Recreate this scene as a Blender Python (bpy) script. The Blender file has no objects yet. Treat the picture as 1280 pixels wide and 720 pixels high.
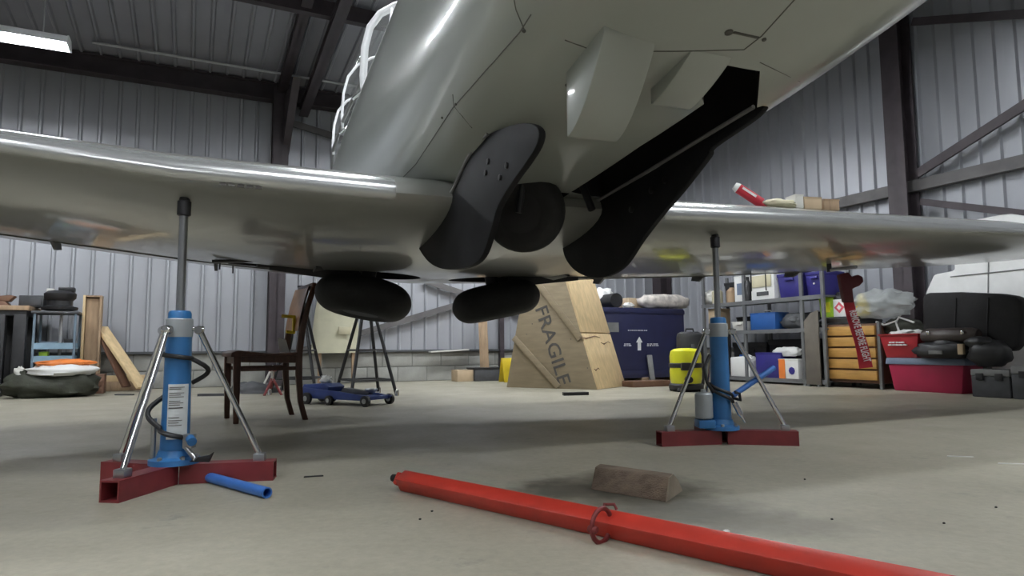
import bpy, bmesh, math, random
from mathutils import Vector, Matrix, noise
from mathutils.bvhtree import BVHTree
random.seed(7)
sc = bpy.context.scene
C = sc.collection
pi = math.pi

# ------------------------------------------------------------------ camera
FPX = 820.0
CAMH = 0.47
PITCH = math.atan(75 / 820.0)
ROLL = math.radians(0.4)
fw = Vector((0, math.cos(PITCH), math.sin(PITCH)))
rt0 = Vector((1, 0, 0))
up0 = Vector((0, -math.sin(PITCH), math.cos(PITCH)))
rt = rt0 * math.cos(ROLL) - up0 * math.sin(ROLL)
up = rt0 * math.sin(ROLL) + up0 * math.cos(ROLL)
CAM = Vector((0, 0, CAMH))
cd = bpy.data.cameras.new('camera')
cd.sensor_width = 36
cd.lens = 36 * FPX / 1280
cd.clip_start = 0.05
cam = bpy.data.objects.new('camera', cd)
C.objects.link(cam)
cam.matrix_world = Matrix.Translation(CAM) @ Matrix((rt, up, -fw)).transposed().to_4x4()
sc.camera = cam

# ------------------------------------------------------------------ world, exposure
w = bpy.data.worlds.new('world')
sc.world = w
w.use_nodes = True
w.node_tree.nodes['Background'].inputs[0].default_value = (0.55, 0.6, 0.68, 1)
w.node_tree.nodes['Background'].inputs[1].default_value = 0.3
sc.view_settings.view_transform = 'Standard'
sc.view_settings.look = 'None'
sc.view_settings.gamma = 1
sc.view_settings.use_curve_mapping = False
sc.view_settings.exposure = 0.35
TUBE_POWER = 95.0
sc.cycles.use_denoising = True
sc.cycles.max_bounces = 6
sc.cycles.diffuse_bounces = 4
sc.cycles.sample_clamp_indirect = 6

# ------------------------------------------------------------------ frames of reference
PHI = math.radians(26)                     # the hangar
U = Vector((math.cos(PHI), math.sin(PHI), 0))
V = Vector((-math.sin(PHI), math.cos(PHI), 0))
UW, VB = 7.45, 9.25                        # right wall, back wall
UL, VF = -7.0, -7.0                        # left wall, front wall
EAVE, RISE, RIDGE = 4.05, 0.10, 1.2
PSI = math.radians(21)                     # the aircraft
A = Vector((math.cos(PSI), math.sin(PSI), 0))
Fd = Vector((math.sin(PSI), -math.cos(PSI), 0))
O = Vector((0.13, 2.79, 0))

def hg(u, v, z=0): return U * u + V * v + Vector((0, 0, z))
def ray(x, y): return fw + rt * ((x - 640) / FPX) - up * ((y - 360) / FPX)
def on(x, y, n, d):
    r = ray(x, y)
    return CAM + r * ((d - CAM.dot(n)) / r.dot(n))
def fl(x, y, z=0.0): return on(x, y, Vector((0, 0, 1)), z)
def onU(x, y, u): return on(x, y, U, u)
def onV(x, y, v): return on(x, y, V, v)
def onY(x, y, Y): return on(x, y, Vector((0, 1, 0)), Y)
def topl(p):                                # world -> aircraft (lateral, forward, up)
    d = p - O
    return Vector((d.dot(A), d.dot(Fd), p.z))
def onS(x, y, s): return topl(on(x, y, A, s + O.dot(A)))
def onT(x, y, t): return topl(on(x, y, Fd, t + O.dot(Fd)))
def roofz(v): return EAVE + RISE * (VB - v) if v > RIDGE else EAVE + RISE * (VB - RIDGE) - RISE * (RIDGE - v)

# ------------------------------------------------------------------ materials
MATS = {}
def mat(name, col, rough=0.6, metal=0.0, var=0.12, scale=8.0, bump=0.0, bscale=60.0, coat=0.0, spec=0.5, emit=None, trans=0.0, alpha=1.0, stretch=None):
    m = bpy.data.materials.new(name)
    m.use_nodes = True
    nt = m.node_tree
    b = nt.nodes['Principled BSDF']
    b.inputs['Roughness'].default_value = rough
    b.inputs['Metallic'].default_value = metal
    b.inputs['Coat Weight'].default_value = coat
    b.inputs['Coat Roughness'].default_value = 0.08
    b.inputs['Specular IOR Level'].default_value = spec
    b.inputs['Transmission Weight'].default_value = trans
    b.inputs['Alpha'].default_value = alpha
    tc = nt.nodes.new('ShaderNodeTexCoord')
    src = tc.outputs['Object']
    if stretch:
        mp = nt.nodes.new('ShaderNodeMapping')
        mp.inputs['Scale'].default_value = stretch
        nt.links.new(src, mp.inputs['Vector'])
        src = mp.outputs[0]
    nz = nt.nodes.new('ShaderNodeTexNoise')
    nz.inputs['Scale'].default_value = scale
    nz.inputs['Detail'].default_value = 5
    nt.links.new(src, nz.inputs['Vector'])
    rp = nt.nodes.new('ShaderNodeValToRGB')
    rp.color_ramp.elements[0].position = 0.3
    rp.color_ramp.elements[1].position = 0.7
    lo = [max(0, c * (1 - var)) for c in col]
    hi = [min(1, c * (1 + var)) for c in col]
    rp.color_ramp.elements[0].color = (*lo, 1)
    rp.color_ramp.elements[1].color = (*hi, 1)
    nt.links.new(nz.outputs['Fac'], rp.inputs[0])
    nt.links.new(rp.outputs[0], b.inputs['Base Color'])
    if bump:
        n2 = nt.nodes.new('ShaderNodeTexNoise')
        n2.inputs['Scale'].default_value = bscale
        n2.inputs['Detail'].default_value = 4
        nt.links.new(src, n2.inputs['Vector'])
        bp = nt.nodes.new('ShaderNodeBump')
        bp.inputs['Strength'].default_value = bump
        bp.inputs['Distance'].default_value = 0.01
        nt.links.new(n2.outputs['Fac'], bp.inputs['Height'])
        nt.links.new(bp.outputs[0], b.inputs['Normal'])
    if emit:
        b.inputs['Emission Color'].default_value = (*emit[0], 1)
        b.inputs['Emission Strength'].default_value = emit[1]
    MATS[name] = m
    return m
mat('clad', (0.355, 0.365, 0.395), 0.42, 0.25, 0.06, 1.5)
mat('roofclad', (0.26, 0.262, 0.29), 0.5, 0.2, 0.08, 1.5)
mat('block', (0.30, 0.30, 0.28), 0.9, 0, 0.16, 5, 0.5, 70)
mat('mortar', (0.22, 0.22, 0.21), 0.95, 0, 0.1, 20)
mat('steel_paint', (0.040, 0.031, 0.036), 0.55, 0.0, 0.25, 6)
mat('brace_paint', (0.10, 0.095, 0.095), 0.55, 0.1, 0.2, 6)
mat('flash', (0.07, 0.075, 0.08), 0.6)
mat('conduit', (0.42, 0.43, 0.44), 0.5, 0.3)
mat('lampwhite', (0.75, 0.76, 0.78), 0.4)
mat('tube', (1, 1, 1), 0.4, 0, 0, emit=((0.93, 0.97, 1.0), TUBE_POWER))
mat('acpaint', (0.34, 0.365, 0.335), 0.3, 0.0, 0.05, 2.0, 0.05, 3, coat=0.8)
mat('wingpaint', (0.30, 0.305, 0.285), 0.3, 0.2, 0.08, 2.5, 0.03, 5, coat=0.7)
mat('polished', (0.55, 0.56, 0.56), 0.27, 0.7, 0.05, 3)
mat('bayblack', (0.012, 0.011, 0.013), 0.5, 0, 0.3, 10)
mat('doorblack', (0.009, 0.009, 0.011), 0.6, 0, 0.35, 7, spec=0.2)
mat('greymetal', (0.22, 0.22, 0.22), 0.35, 0.4)
mat('rubber', (0.013, 0.013, 0.014), 0.7, 0, 0.3, 12, 0.2, 60)
mat('darkmetal', (0.05, 0.05, 0.055), 0.4, 0.6, 0.2)
mat('seam', (0.09, 0.09, 0.08), 0.7)
mat('frame_white', (0.78, 0.78, 0.80), 0.3, 0, 0.03)
mat('glass', (0.85, 0.88, 0.9), 0.05, 0, 0, trans=0.0, alpha=0.12)
mat('red_base', (0.17, 0.022, 0.025), 0.45, 0, 0.2, 10)
mat('blue_jack', (0.035, 0.17, 0.42), 0.38, 0, 0.12, 9)
mat('greyband', (0.38, 0.41, 0.43), 0.45, 0.3)
mat('chrome', (0.78, 0.78, 0.78), 0.16, 1.0, 0.03)
mat('steel', (0.40, 0.41, 0.42), 0.3, 0.9, 0.1)
mat('hose', (0.015, 0.015, 0.017), 0.55)
mat('paper', (0.66, 0.69, 0.70), 0.7, 0, 0.06, 20)
mat('ink', (0.085, 0.08, 0.075), 0.8)
mat('handle_blue', (0.05, 0.17, 0.52), 0.4)
mat('tow_red', (0.47, 0.034, 0.020), 0.36, 0, 0.12, 12)
mat('tow_dark', (0.16, 0.02, 0.02), 0.5)
mat('chock', (0.17, 0.125, 0.09), 0.9, 0, 0.35, 6, 0.6, 40, stretch=(1, 6, 6))
mat('chock_end', (0.30, 0.25, 0.19), 0.9, 0, 0.2, 15, 0.4, 40)
mat('darkwood', (0.085, 0.036, 0.023), 0.42, 0, 0.3, 8, stretch=(6, 6, 1))
mat('backply', (0.34, 0.165, 0.065), 0.4, 0, 0.15, 6, stretch=(8, 8, 1))
mat('plywood', (0.29, 0.232, 0.152), 0.75, 0, 0.12, 5, 0.15, 30, stretch=(1, 1, 5))
mat('pine', (0.68, 0.51, 0.29), 0.7, 0, 0.13, 4, 0.15, 30, stretch=(6, 6, 1))
mat('oldwood', (0.33, 0.23, 0.145), 0.8, 0, 0.25, 4, 0.2, 30, stretch=(6, 6, 1))
mat('brownwood', (0.12, 0.06, 0.035), 0.7, 0, 0.3, 6)
mat('navy', (0.011, 0.013, 0.052), 0.5, 0, 0.15, 5)
mat('white', (0.74, 0.74, 0.73), 0.55, 0, 0.05)
mat('offwhite', (0.60, 0.59, 0.55), 0.6, 0, 0.08)
mat('cream', (0.55, 0.51, 0.36), 0.6, 0, 0.08)
mat('cardboard', (0.47, 0.36, 0.24), 0.8, 0, 0.1)
mat('yellow', (0.72, 0.72, 0.03), 0.35, 0, 0.06)
mat('yellowtool', (0.62, 0.46, 0.02), 0.45)
mat('black', (0.014, 0.014, 0.016), 0.5, 0, 0.3)
mat('darkgrey', (0.055, 0.057, 0.062), 0.6, 0, 0.25)
mat('bluegrey', (0.17, 0.23, 0.29), 0.55, 0, 0.2)
mat('midgrey', (0.20, 0.20, 0.20), 0.6, 0, 0.15)
mat('shelfgrey', (0.15, 0.155, 0.16), 0.5, 0.3, 0.12)
mat('purple', (0.028, 0.024, 0.17), 0.4, 0, 0.12)
mat('bluebox', (0.02, 0.09, 0.30), 0.45)
mat('orange', (0.72, 0.20, 0.035), 0.5)
mat('drawer', (0.46, 0.25, 0.065), 0.5, 0, 0.15, 5, stretch=(1, 1, 8))
mat('brownpanel', (0.125, 0.11, 0.09), 0.7, 0, 0.15)
mat('flag', (0.42, 0.012, 0.03), 0.6, 0, 0.1)
mat('flagdark', (0.09, 0.008, 0.016), 0.6)
mat('flagtext', (0.80, 0.70, 0.72), 0.7)
mat('redbin', (0.38, 0.018, 0.028), 0.4, 0, 0.08)
mat('magentatub', (0.34, 0.012, 0.055), 0.4, 0, 0.08)
mat('lid', (0.15, 0.19, 0.27), 0.45)
mat('plastic', (0.55, 0.58, 0.58), 0.3, 0, 0.08, 10, 0.4, 25, alpha=0.42)
mat('olivebag', (0.035, 0.038, 0.026), 0.7, 0, 0.25, 10, 0.4, 25)
mat('lime', (0.38, 0.62, 0.04), 0.5, 0, 0.2, 12)
mat('hazard', (0.62, 0.10, 0.13), 0.6)
mat('upholstery', (0.007, 0.0065, 0.007), 0.85, 0, 0.2, 12, 0.2, 50)
mat('leather', (0.05, 0.038, 0.034), 0.45, 0, 0.2)
mat('bluejackfloor', (0.022, 0.042, 0.16), 0.4, 0, 0.25, 8)
mat('floral', (0.50, 0.46, 0.43), 0.8, 0, 0.35, 14)
mat('cowling', (0.56, 0.54, 0.40), 0.5, 0, 0.06)
mat('purplebottle', (0.10, 0.04, 0.25), 0.4)
mat('tray', (0.25, 0.38, 0.48), 0.5)
mat('debris', (0.03, 0.03, 0.03), 0.8)

def floor_material():
    m = bpy.data.materials.new('concrete_floor')
    m.use_nodes = True
    nt = m.node_tree
    N, L = nt.nodes.new, nt.links.new
    b = nt.nodes['Principled BSDF']
    tc = N('ShaderNodeTexCoord')
    def noise_(scale, detail=5, rough=0.6):
        n = N('ShaderNodeTexNoise'); n.inputs['Scale'].default_value = scale; n.inputs['Detail'].default_value = detail
        n.inputs['Roughness'].default_value = rough; L(tc.outputs['Object'], n.inputs['Vector']); return n
    def ramp(src, p0, p1, c0, c1):
        r = N('ShaderNodeValToRGB'); e = r.color_ramp.elements
        e[0].position, e[1].position = p0, p1; e[0].color, e[1].color = (*c0, 1), (*c1, 1); L(src, r.inputs[0]); return r
    def mix(f, a, c, mode='MIX'):
        x = N('ShaderNodeMix'); x.data_type = 'RGBA'; x.blend_type = mode
        if isinstance(f, float): x.inputs[0].default_value = f
        else: L(f, x.inputs[0])
        for s, v in ((6, a), (7, c)):
            if isinstance(v, tuple): x.inputs[s].default_value = (*v, 1)
            else: L(v, x.inputs[s])
        return x.outputs[2]
    big = ramp(noise_(0.7, 6).outputs['Fac'], 0.3, 0.7, (0.328, 0.305, 0.24), (0.415, 0.388, 0.31))
    fine = ramp(noise_(35, 4, 0.7).outputs['Fac'], 0.3, 0.75, (0.86, 0.86, 0.86), (1.08, 1.08, 1.06))
    col = mix(1.0, big.outputs[0], fine.outputs[0], 'MULTIPLY')
    scuff = ramp(noise_(4.5, 8, 0.75).outputs['Fac'], 0.60, 0.72, (0, 0, 0), (.8, .8, .8))
    col = mix(scuff.outputs[0], col, (0.19, 0.185, 0.165))
    for (x, y, rx, ry, dark) in STAINS:
        mp = N('ShaderNodeMapping'); mp.vector_type = 'POINT'
        mp.inputs['Scale'].default_value = (1 / rx, 1 / ry, 0); mp.inputs['Location'].default_value = (-x / rx, -y / ry, 0)
        L(tc.outputs['Object'], mp.inputs['Vector'])
        nz = noise_(11.0, 6)
        ad = N('ShaderNodeVectorMath'); ad.operation = 'MULTIPLY_ADD'
        L(nz.outputs['Color'], ad.inputs[0]); ad.inputs[1].default_value = (1.0, 1.0, 0); ad.inputs[2].default_value = (-.5, -.5, 0)
        a2 = N('ShaderNodeVectorMath'); L(mp.outputs[0], a2.inputs[0]); L(ad.outputs[0], a2.inputs[1])
        ln = N('ShaderNodeVectorMath'); ln.operation = 'LENGTH'; L(a2.outputs[0], ln.inputs[0])
        rp = ramp(ln.outputs['Value'], 0.35, 1.1, (dark, dark, dark), (0, 0, 0))
        col = mix(rp.outputs[0], col, (0.06, 0.054, 0.042))
    L(col, b.inputs['Base Color'])
    rr = ramp(noise_(3, 5).outputs['Fac'], 0.3, 0.7, (0.38, 0.38, 0.38), (0.6, 0.6, 0.6))
    L(rr.outputs[0], b.inputs['Roughness'])
    bp = N('ShaderNodeBump'); bp.inputs['Strength'].default_value = 0.12; bp.inputs['Distance'].default_value = 0.004
    L(noise_(90, 4).outputs['Fac'], bp.inputs['Height']); L(bp.outputs[0], b.inputs['Normal'])
    return m
_p = fl(760, 606)
_q = fl(690, 612)
_r = fl(830, 640)
STAINS = [(_p.x + .06, _p.y - .05, .34, .36, .95), (_q.x + .02, _q.y, .20, .24, .85), (_r.x + .05, _r.y, .36, .22, .7), (.70, 1.78, .30, .16, .4)]

# ------------------------------------------------------------------ mesh builder
class MB:
    def __init__(self): self.v, self.f, self.m, self.soft = [], [], [], False
    def add(self, vs, fs, mi=0):
        o = len(self.v)
        self.v += [tuple(v) for v in vs]
        self.f += [tuple(i + o for i in f) for f in fs]
        self.m += [mi] * len(fs)
        return self
    def box(self, c, s, rot=None, mi=0):
        x, y, z = s[0] / 2, s[1] / 2, s[2] / 2
        vs = [Vector(p) for p in ((-x, -y, -z), (x, -y, -z), (x, y, -z), (-x, y, -z), (-x, -y, z), (x, -y, z), (x, y, z), (-x, y, z))]
        if rot: vs = [rot @ p for p in vs]
        return self.add([p + Vector(c) for p in vs], [(3, 2, 1, 0), (4, 5, 6, 7), (0, 1, 5, 4), (1, 2, 6, 5), (2, 3, 7, 6), (3, 0, 4, 7)], mi)
    def bar(self, a, b, wd, ht, roll=0.0, mi=0):
        a, b = Vector(a), Vector(b)
        d = (b - a).normalized()
        ref = Vector((0, 0, 1)) if abs(d.z) < .95 else Vector((0, 1, 0))
        x = d.cross(ref).normalized(); y = x.cross(d).normalized()
        if roll:
            q = Matrix.Rotation(roll, 3, d); x, y = q @ x, q @ y
        x *= wd / 2; y *= ht / 2
        vs = [a - x - y, a + x - y, a + x + y, a - x + y, b - x - y, b + x - y, b + x + y, b - x + y]
        return self.add(vs, [(3, 2, 1, 0), (4, 5, 6, 7), (0, 1, 5, 4), (1, 2, 6, 5), (2, 3, 7, 6), (3, 0, 4, 7)], mi)
    def tube(self, path, r, n=10, cap=True, mi=0):
        P = [Vector(p) for p in path]
        rs = r if isinstance(r, (list, tuple)) else [r] * len(P)
        d0 = (P[1] - P[0]).normalized()
        x = d0.orthogonal().normalized()
        vs = []
        for i, p in enumerate(P):
            d = (P[min(i + 1, len(P) - 1)] - P[max(i - 1, 0)]).normalized()
            x = (x - d * x.dot(d)).normalized()
            y = d.cross(x)
            for k in range(n):
                t = 2 * pi * k / n
                vs.append(p + (x * math.cos(t) + y * math.sin(t)) * rs[i])
        fs = []
        for i in range(len(P) - 1):
            for k in range(n):
                k2 = (k + 1) % n
                fs.append((i * n + k, i * n + k2, (i + 1) * n + k2, (i + 1) * n + k))
        if cap:
            fs.append(tuple(reversed(range(n))))
            fs.append(tuple((len(P) - 1) * n + k for k in range(n)))
        return self.add(vs, fs, mi)
    def lathe(self, prof, c=(0, 0, 0), axis=(0, 0, 1), n=24, mi=0):
        ax = Vector(axis).normalized(); x = ax.orthogonal().normalized(); y = ax.cross(x); c = Vector(c)
        vs = []
        for (r, h) in prof:
            for k in range(n):
                t = 2 * pi * k / n
                vs.append(c + ax * h + (x * math.cos(t) + y * math.sin(t)) * max(r, 1e-4))
        fs = []
        for i in range(len(prof) - 1):
            for k in range(n):
                k2 = (k + 1) % n
                fs.append((i * n + k, i * n + k2, (i + 1) * n + k2, (i + 1) * n + k))
        fs.append(tuple(reversed(range(n)))); fs.append(tuple((len(prof) - 1) * n + k for k in range(n)))
        return self.add(vs, fs, mi)
    def prism(self, poly, ext, mi=0):
        P = [Vector(p) for p in poly]; e = Vector(ext); n = len(P)
        fs = [tuple(reversed(range(n))), tuple(range(n, 2 * n))] + [(i, (i + 1) % n, (i + 1) % n + n, i + n) for i in range(n)]
        return self.add(P + [p + e for p in P], fs, mi)
    def frustum(self, b, bs, t, ts, mi=0):           # rectangle bs at centre b to rectangle ts at centre t
        vs = []
        for c, s in ((b, bs), (t, ts)):
            for sx, sy in ((-1, -1), (1, -1), (1, 1), (-1, 1)):
                vs.append((c[0] + sx * s[0] / 2, c[1] + sy * s[1] / 2, c[2]))
        return self.add(vs, [(3, 2, 1, 0), (4, 5, 6, 7), (0, 1, 5, 4), (1, 2, 6, 5), (2, 3, 7, 6), (3, 0, 4, 7)], mi)
    def blob(self, c, r, amp=.25, fr=2.5, seed=0, nu=22, nv=14, flat=None, sq=1.0, mi=0):
        vs = []
        self.soft = True
        c = Vector(c)
        for j in range(nv + 1):
            ph = pi * j / nv
            for i in range(nu):
                th = 2 * pi * i / nu
                p = Vector((math.sin(ph) * math.cos(th), math.sin(ph) * math.sin(th), math.cos(ph)))
                if sq != 1.0: p = Vector([math.copysign(abs(q) ** sq, q) for q in p])
                k = 1 + amp * noise.noise(p * fr + Vector((seed * 7.3, seed * 3.1, seed)))
                q = Vector((p.x * r[0], p.y * r[1], p.z * r[2])) * k
                if flat is not None and q.z < flat: q.z = flat
                vs.append(c + q)
        fs = [(j * nu + i, (j + 1) * nu + i, (j + 1) * nu + (i + 1) % nu, j * nu + (i + 1) % nu) for j in range(nv) for i in range(nu)]
        return self.add(vs, fs, mi)
    def mesh(self, name, mats, bevel=0.0, smooth=None):
        me = bpy.data.meshes.new(name)
        me.from_pydata(self.v, [], self.f)
        for mm in (mats if isinstance(mats, (list, tuple)) else [mats]):
            me.materials.append(MATS[mm] if isinstance(mm, str) else mm)
        me.polygons.foreach_set('material_index', self.m)
        bm = bmesh.new(); bm.from_mesh(me)
        bmesh.ops.remove_doubles(bm, verts=bm.verts, dist=1e-5)
        bmesh.ops.recalc_face_normals(bm, faces=bm.faces)
        if bevel:
            es = [e for e in bm.edges if len(e.link_faces) == 2 and e.calc_face_angle(0) > .5]
            bmesh.ops.bevel(bm, geom=es, offset=bevel, segments=2, affect='EDGES', profile=.5, clamp_overlap=True)
        bm.to_mesh(me); bm.free()
        if smooth is not None:
            me.polygons.foreach_set('use_smooth', [True] * len(me.polygons))
            me.set_sharp_from_angle(angle=math.radians(smooth))
        me.update()
        return me
    def build(self, name, mats, parent=None, bevel=0.0, smooth=40):
        return link(name, self.mesh(name, mats, bevel, 85 if self.soft else smooth), parent)

def link(name, me, parent=None):
    o = bpy.data.objects.new(name, me)
    C.objects.link(o)
    if parent: o.parent = parent
    return o
def tag(o, label, cat, group=None):
    o['label'] = label; o['category'] = cat
    if group: o['group'] = group
    return o
def thing(name, label, cat, loc=(0, 0, 0), rz=0.0, group=None):
    o = bpy.data.objects.new(name, None)
    o.empty_display_size = .1
    C.objects.link(o)
    o.location = loc; o.rotation_euler = (0, 0, rz)
    return tag(o, label, cat, group)
def struct(name, loc=(0, 0, 0), rz=0.0):
    o = bpy.data.objects.new(name, None); C.objects.link(o); o.location = loc; o.rotation_euler = (0, 0, rz)
    o['kind'] = 'structure'
    return o
def place(o, loc, rz=0.0):
    o.location = loc; o.rotation_euler = (0, 0, rz); return o
def copy_tree(o, parent=None):
    c = o.copy(); C.objects.link(c); c.parent = parent
    for ch in list(o.children): copy_tree(ch, c)
    return c
def text_mb(txt, size, depth=.0015, fat=0.0):
    cu = bpy.data.curves.new('lettering', 'FONT')
    cu.body = txt; cu.size = size; cu.align_x = 'CENTER'; cu.align_y = 'CENTER'; cu.extrude = depth; cu.offset = fat; cu.resolution_u = 3
    ob = bpy.data.objects.new('lettering', cu); C.objects.link(ob)
    dg = bpy.context.evaluated_depsgraph_get()
    me = bpy.data.meshes.new_from_object(ob.evaluated_get(dg))
    bpy.data.objects.remove(ob); bpy.data.curves.remove(cu)
    mb = MB(); mb.add([v.co.copy() for v in me.vertices], [tuple(p.vertices) for p in me.polygons])
    bpy.data.meshes.remove(me)
    return mb
def xform(mb, M):
    mb.v = [tuple(M @ Vector(v)) for v in mb.v]; return mb
RZ_R, RZ_B = PHI - pi / 2, PHI
def FR(x0, y0, x1, y1, uf, zb=None):         # footprint on a plane u = uf (things along the right wall)
    ym = (y0 + y1) / 2; xm = (x0 + x1) / 2
    a, b = onU(x0, ym, uf), onU(x1, ym, uf)
    z0 = onU(xm, y1, uf).z if zb is None else zb
    z1 = onU(xm, y0, uf).z
    c = (a + b) / 2; c.z = z0
    return c, (b - a).to_2d().length, z1 - z0
def FB(x0, y0, x1, y1, vf, zb=None):         # on a plane v = vf (things along the back wall)
    ym = (y0 + y1) / 2; xm = (x0 + x1) / 2
    a, b = onV(x0, ym, vf), onV(x1, ym, vf)
    z0 = onV(xm, y1, vf).z if zb is None else zb
    z1 = onV(xm, y0, vf).z
    c = (a + b) / 2; c.z = z0
    return c, (b - a).to_2d().length, z1 - z0
# ================================================================== the hangar
m_floor = floor_material()
fo = MB().box((0, 0, -.05), (40, 40, .1)).build('floor', m_floor, None, 0, None)
fo['kind'] = 'structure'

def rib_profile(width, pitch=.2, hgt=.032):
    pts = [(0, 0)]
    n = round(width / pitch)
    for k in range(n):
        x = k * pitch
        pts += [(x + pitch / 2 - .026, 0), (x + pitch / 2 - .011, hgt), (x + pitch / 2 + .011, hgt), (x + pitch / 2 + .026, 0)]
    pts.append((n * pitch, 0))
    return pts
def sheet_mesh(name, width, z0, z1a, z1b, m, thick=.004):   # ribs face -y, sheet runs up z
    mb = MB()
    pr = rib_profile(width)
    vs, n = [], len(pr)
    for off in (0, thick):
        for (x, y) in pr: vs.append((x, -y + off, z0))
        for (x, y) in pr: vs.append((x, -y + off, z1a + (z1b - z1a) * x / width))
    fs = []
    for i in range(n - 1):
        fs.append((i, i + 1, n + i + 1, n + i)); fs.append((2 * n + i + 1, 2 * n + i, 3 * n + i, 3 * n + i + 1))
    mb.add(vs, fs)
    return mb.mesh(name, m, 0, None)
DADO = .43
def block_mesh(L=.428, h=.203):
    return MB().box((0, 0, 0), (L, .1, h)).mesh('concrete_block', 'block', .006, 40)
BLK = [block_mesh(), block_mesh(.21)]
def dado(wall, L):
    MB().box((L / 2, .06, DADO / 2), (L, .1, DADO)).build('mortar_bed', 'mortar', wall)
    for r in range(2):
        x = .215 if r == 0 else .43
        while x < L - .2:
            o = link('concrete_block', BLK[0], wall)
            o.location = (x, .05 - random.random() * .004, .107 + r * .215)
            x += .44
    MB().box((L / 2, -.005, DADO + .012), (L, .09, .028)).build('base_flashing', 'flash', wall)

# back wall: local x along u, y outward
wb = struct('wall_back', hg(UL, VB), RZ_B)
LB = UW - UL
dado(wb, LB)
me = sheet_mesh('cladding_sheet', .8, DADO, EAVE, EAVE, 'clad')
k = 0
while k * .8 < LB - .1:
    o = link('cladding_sheet', me, wb); o.location = (k * .8, .03, 0); k += 1
def ibeam(mb, a, b, wd, ht, roll=0, t=.02):
    a, b = Vector(a), Vector(b); d = (b - a).normalized()
    ref = Vector((0, 0, 1)) if abs(d.z) < .95 else Vector((0, 1, 0))
    x = d.cross(ref).normalized(); y = x.cross(d).normalized()
    if roll:
        q = Matrix.Rotation(roll, 3, d); x, y = q @ x, q @ y
    mb.bar(a, b, t, ht, roll)
    for s in (-1, 1): mb.bar(a + y * s * (ht - t) / 2, b + y * s * (ht - t) / 2, wd, t, roll)
    return mb
def bw(x, y): # pixel -> back wall local (x, z)
    p = onV(x, y, VB - .1); return p.dot(U) - UL, p.z
cx = bw(349, 200)[0]
for xx in (cx, cx - 6.1):
    ibeam(MB(), (xx, -.14, 0), (xx, -.14, EAVE - .1), .2, .22).build('steel_column', 'steel_paint', wb)
ibeam(MB(), (0, -.12, EAVE - .12), (LB, -.12, EAVE - .12), .16, .24).build('eave_beam', 'steel_paint', wb)
px_ = bw(628, 430)[0]
MB().bar((px_, -.06, 0), (px_, -.06, 2.2), .07, .07).build('door_post', 'steel_paint', wb)
for (a, b) in (((372, 440), (575, 380)), ((530, 350), (700, 407))):
    (x0, z0), (x1, z1) = bw(*a), bw(*b)
    MB().bar((x0, -.07, z0), (x1, -.07, z1), .03, .085).build('brace_bar', 'brace_paint', wb)
x0, z0 = bw(362, 152); x1, z1 = bw(414, 171)
MB().bar((x0, -.07, z0), (x1 + 1.0, -.07, z1 - (z0 - z1) * 1.2), .03, .09).build('brace_bar', 'brace_paint', wb)

# right wall (the gable): local x along -v, y outward
wr = struct('wall_right', hg(UW, VB), RZ_R)
LR = VB - VF
dado(wr, LR)
k = 0
while k * .8 < LR - .1:
    v0, v1 = VB - k * .8, VB - (k + 1) * .8
    me = sheet_mesh('cladding_sheet', .8, DADO, roofz(v0), roofz(v1), 'clad')
    o = link('cladding_sheet', me, wr); o.location = (k * .8, .03, 0); k += 1
def rw(x, y, off=.1):
    p = onU(x, y, UW - off); return VB - p.dot(V), p.z
cx1, cx0 = rw(1130, 200)[0], .2
for xx in (cx0, cx1, cx1 + 4.6):
    ibeam(MB(), (xx, -.14, 0), (xx, -.14, roofz(VB - xx) - .12), .22, .24).build('steel_column', 'steel_paint', wr)
zg = rw(1213, 216)[1]
MB().bar((0, -.06, zg), (LR, -.06, zg), .1, .13).build('girt', 'brace_paint', wr)
for (a, b, wd) in (((1146, 217), (1280, 131), .10), ((1140, 27), (1280, 17), .085), ((1150, 252), (1280, 267), .075)):
    (x0, z0), (x1, z1) = rw(*a, .16), rw(*b, .16)
    dx, dz = x1 - x0, z1 - z0
    MB().bar((x0, -.15, z0), (x1 + dx * .6, -.15, z1 + dz * .6), .03, wd).build('brace_bar', 'steel_paint', wr)
# the two walls out of view close the hall
for nm, loc, rz, L in (('wall_left', hg(UL, VF), PHI + pi / 2, VB - VF), ('wall_front', hg(UW, VF), PHI + pi, LB)):
    ww = struct(nm, loc, rz)
    MB().box((L / 2, .06, DADO / 2), (L, .1, DADO)).build('concrete_dado', 'block', ww)
    k = 0
    while k * .8 < L - .1:
        if nm == 'wall_left': z0, z1 = roofz(VF + k * .8), roofz(VF + (k + 1) * .8)
        else: z0 = z1 = roofz(VF)
        o = link('cladding_sheet', sheet_mesh('cladding_sheet', .8, DADO, z0, z1, 'clad'), ww); o.location = (k * .8, .03, 0); k += 1

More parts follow.
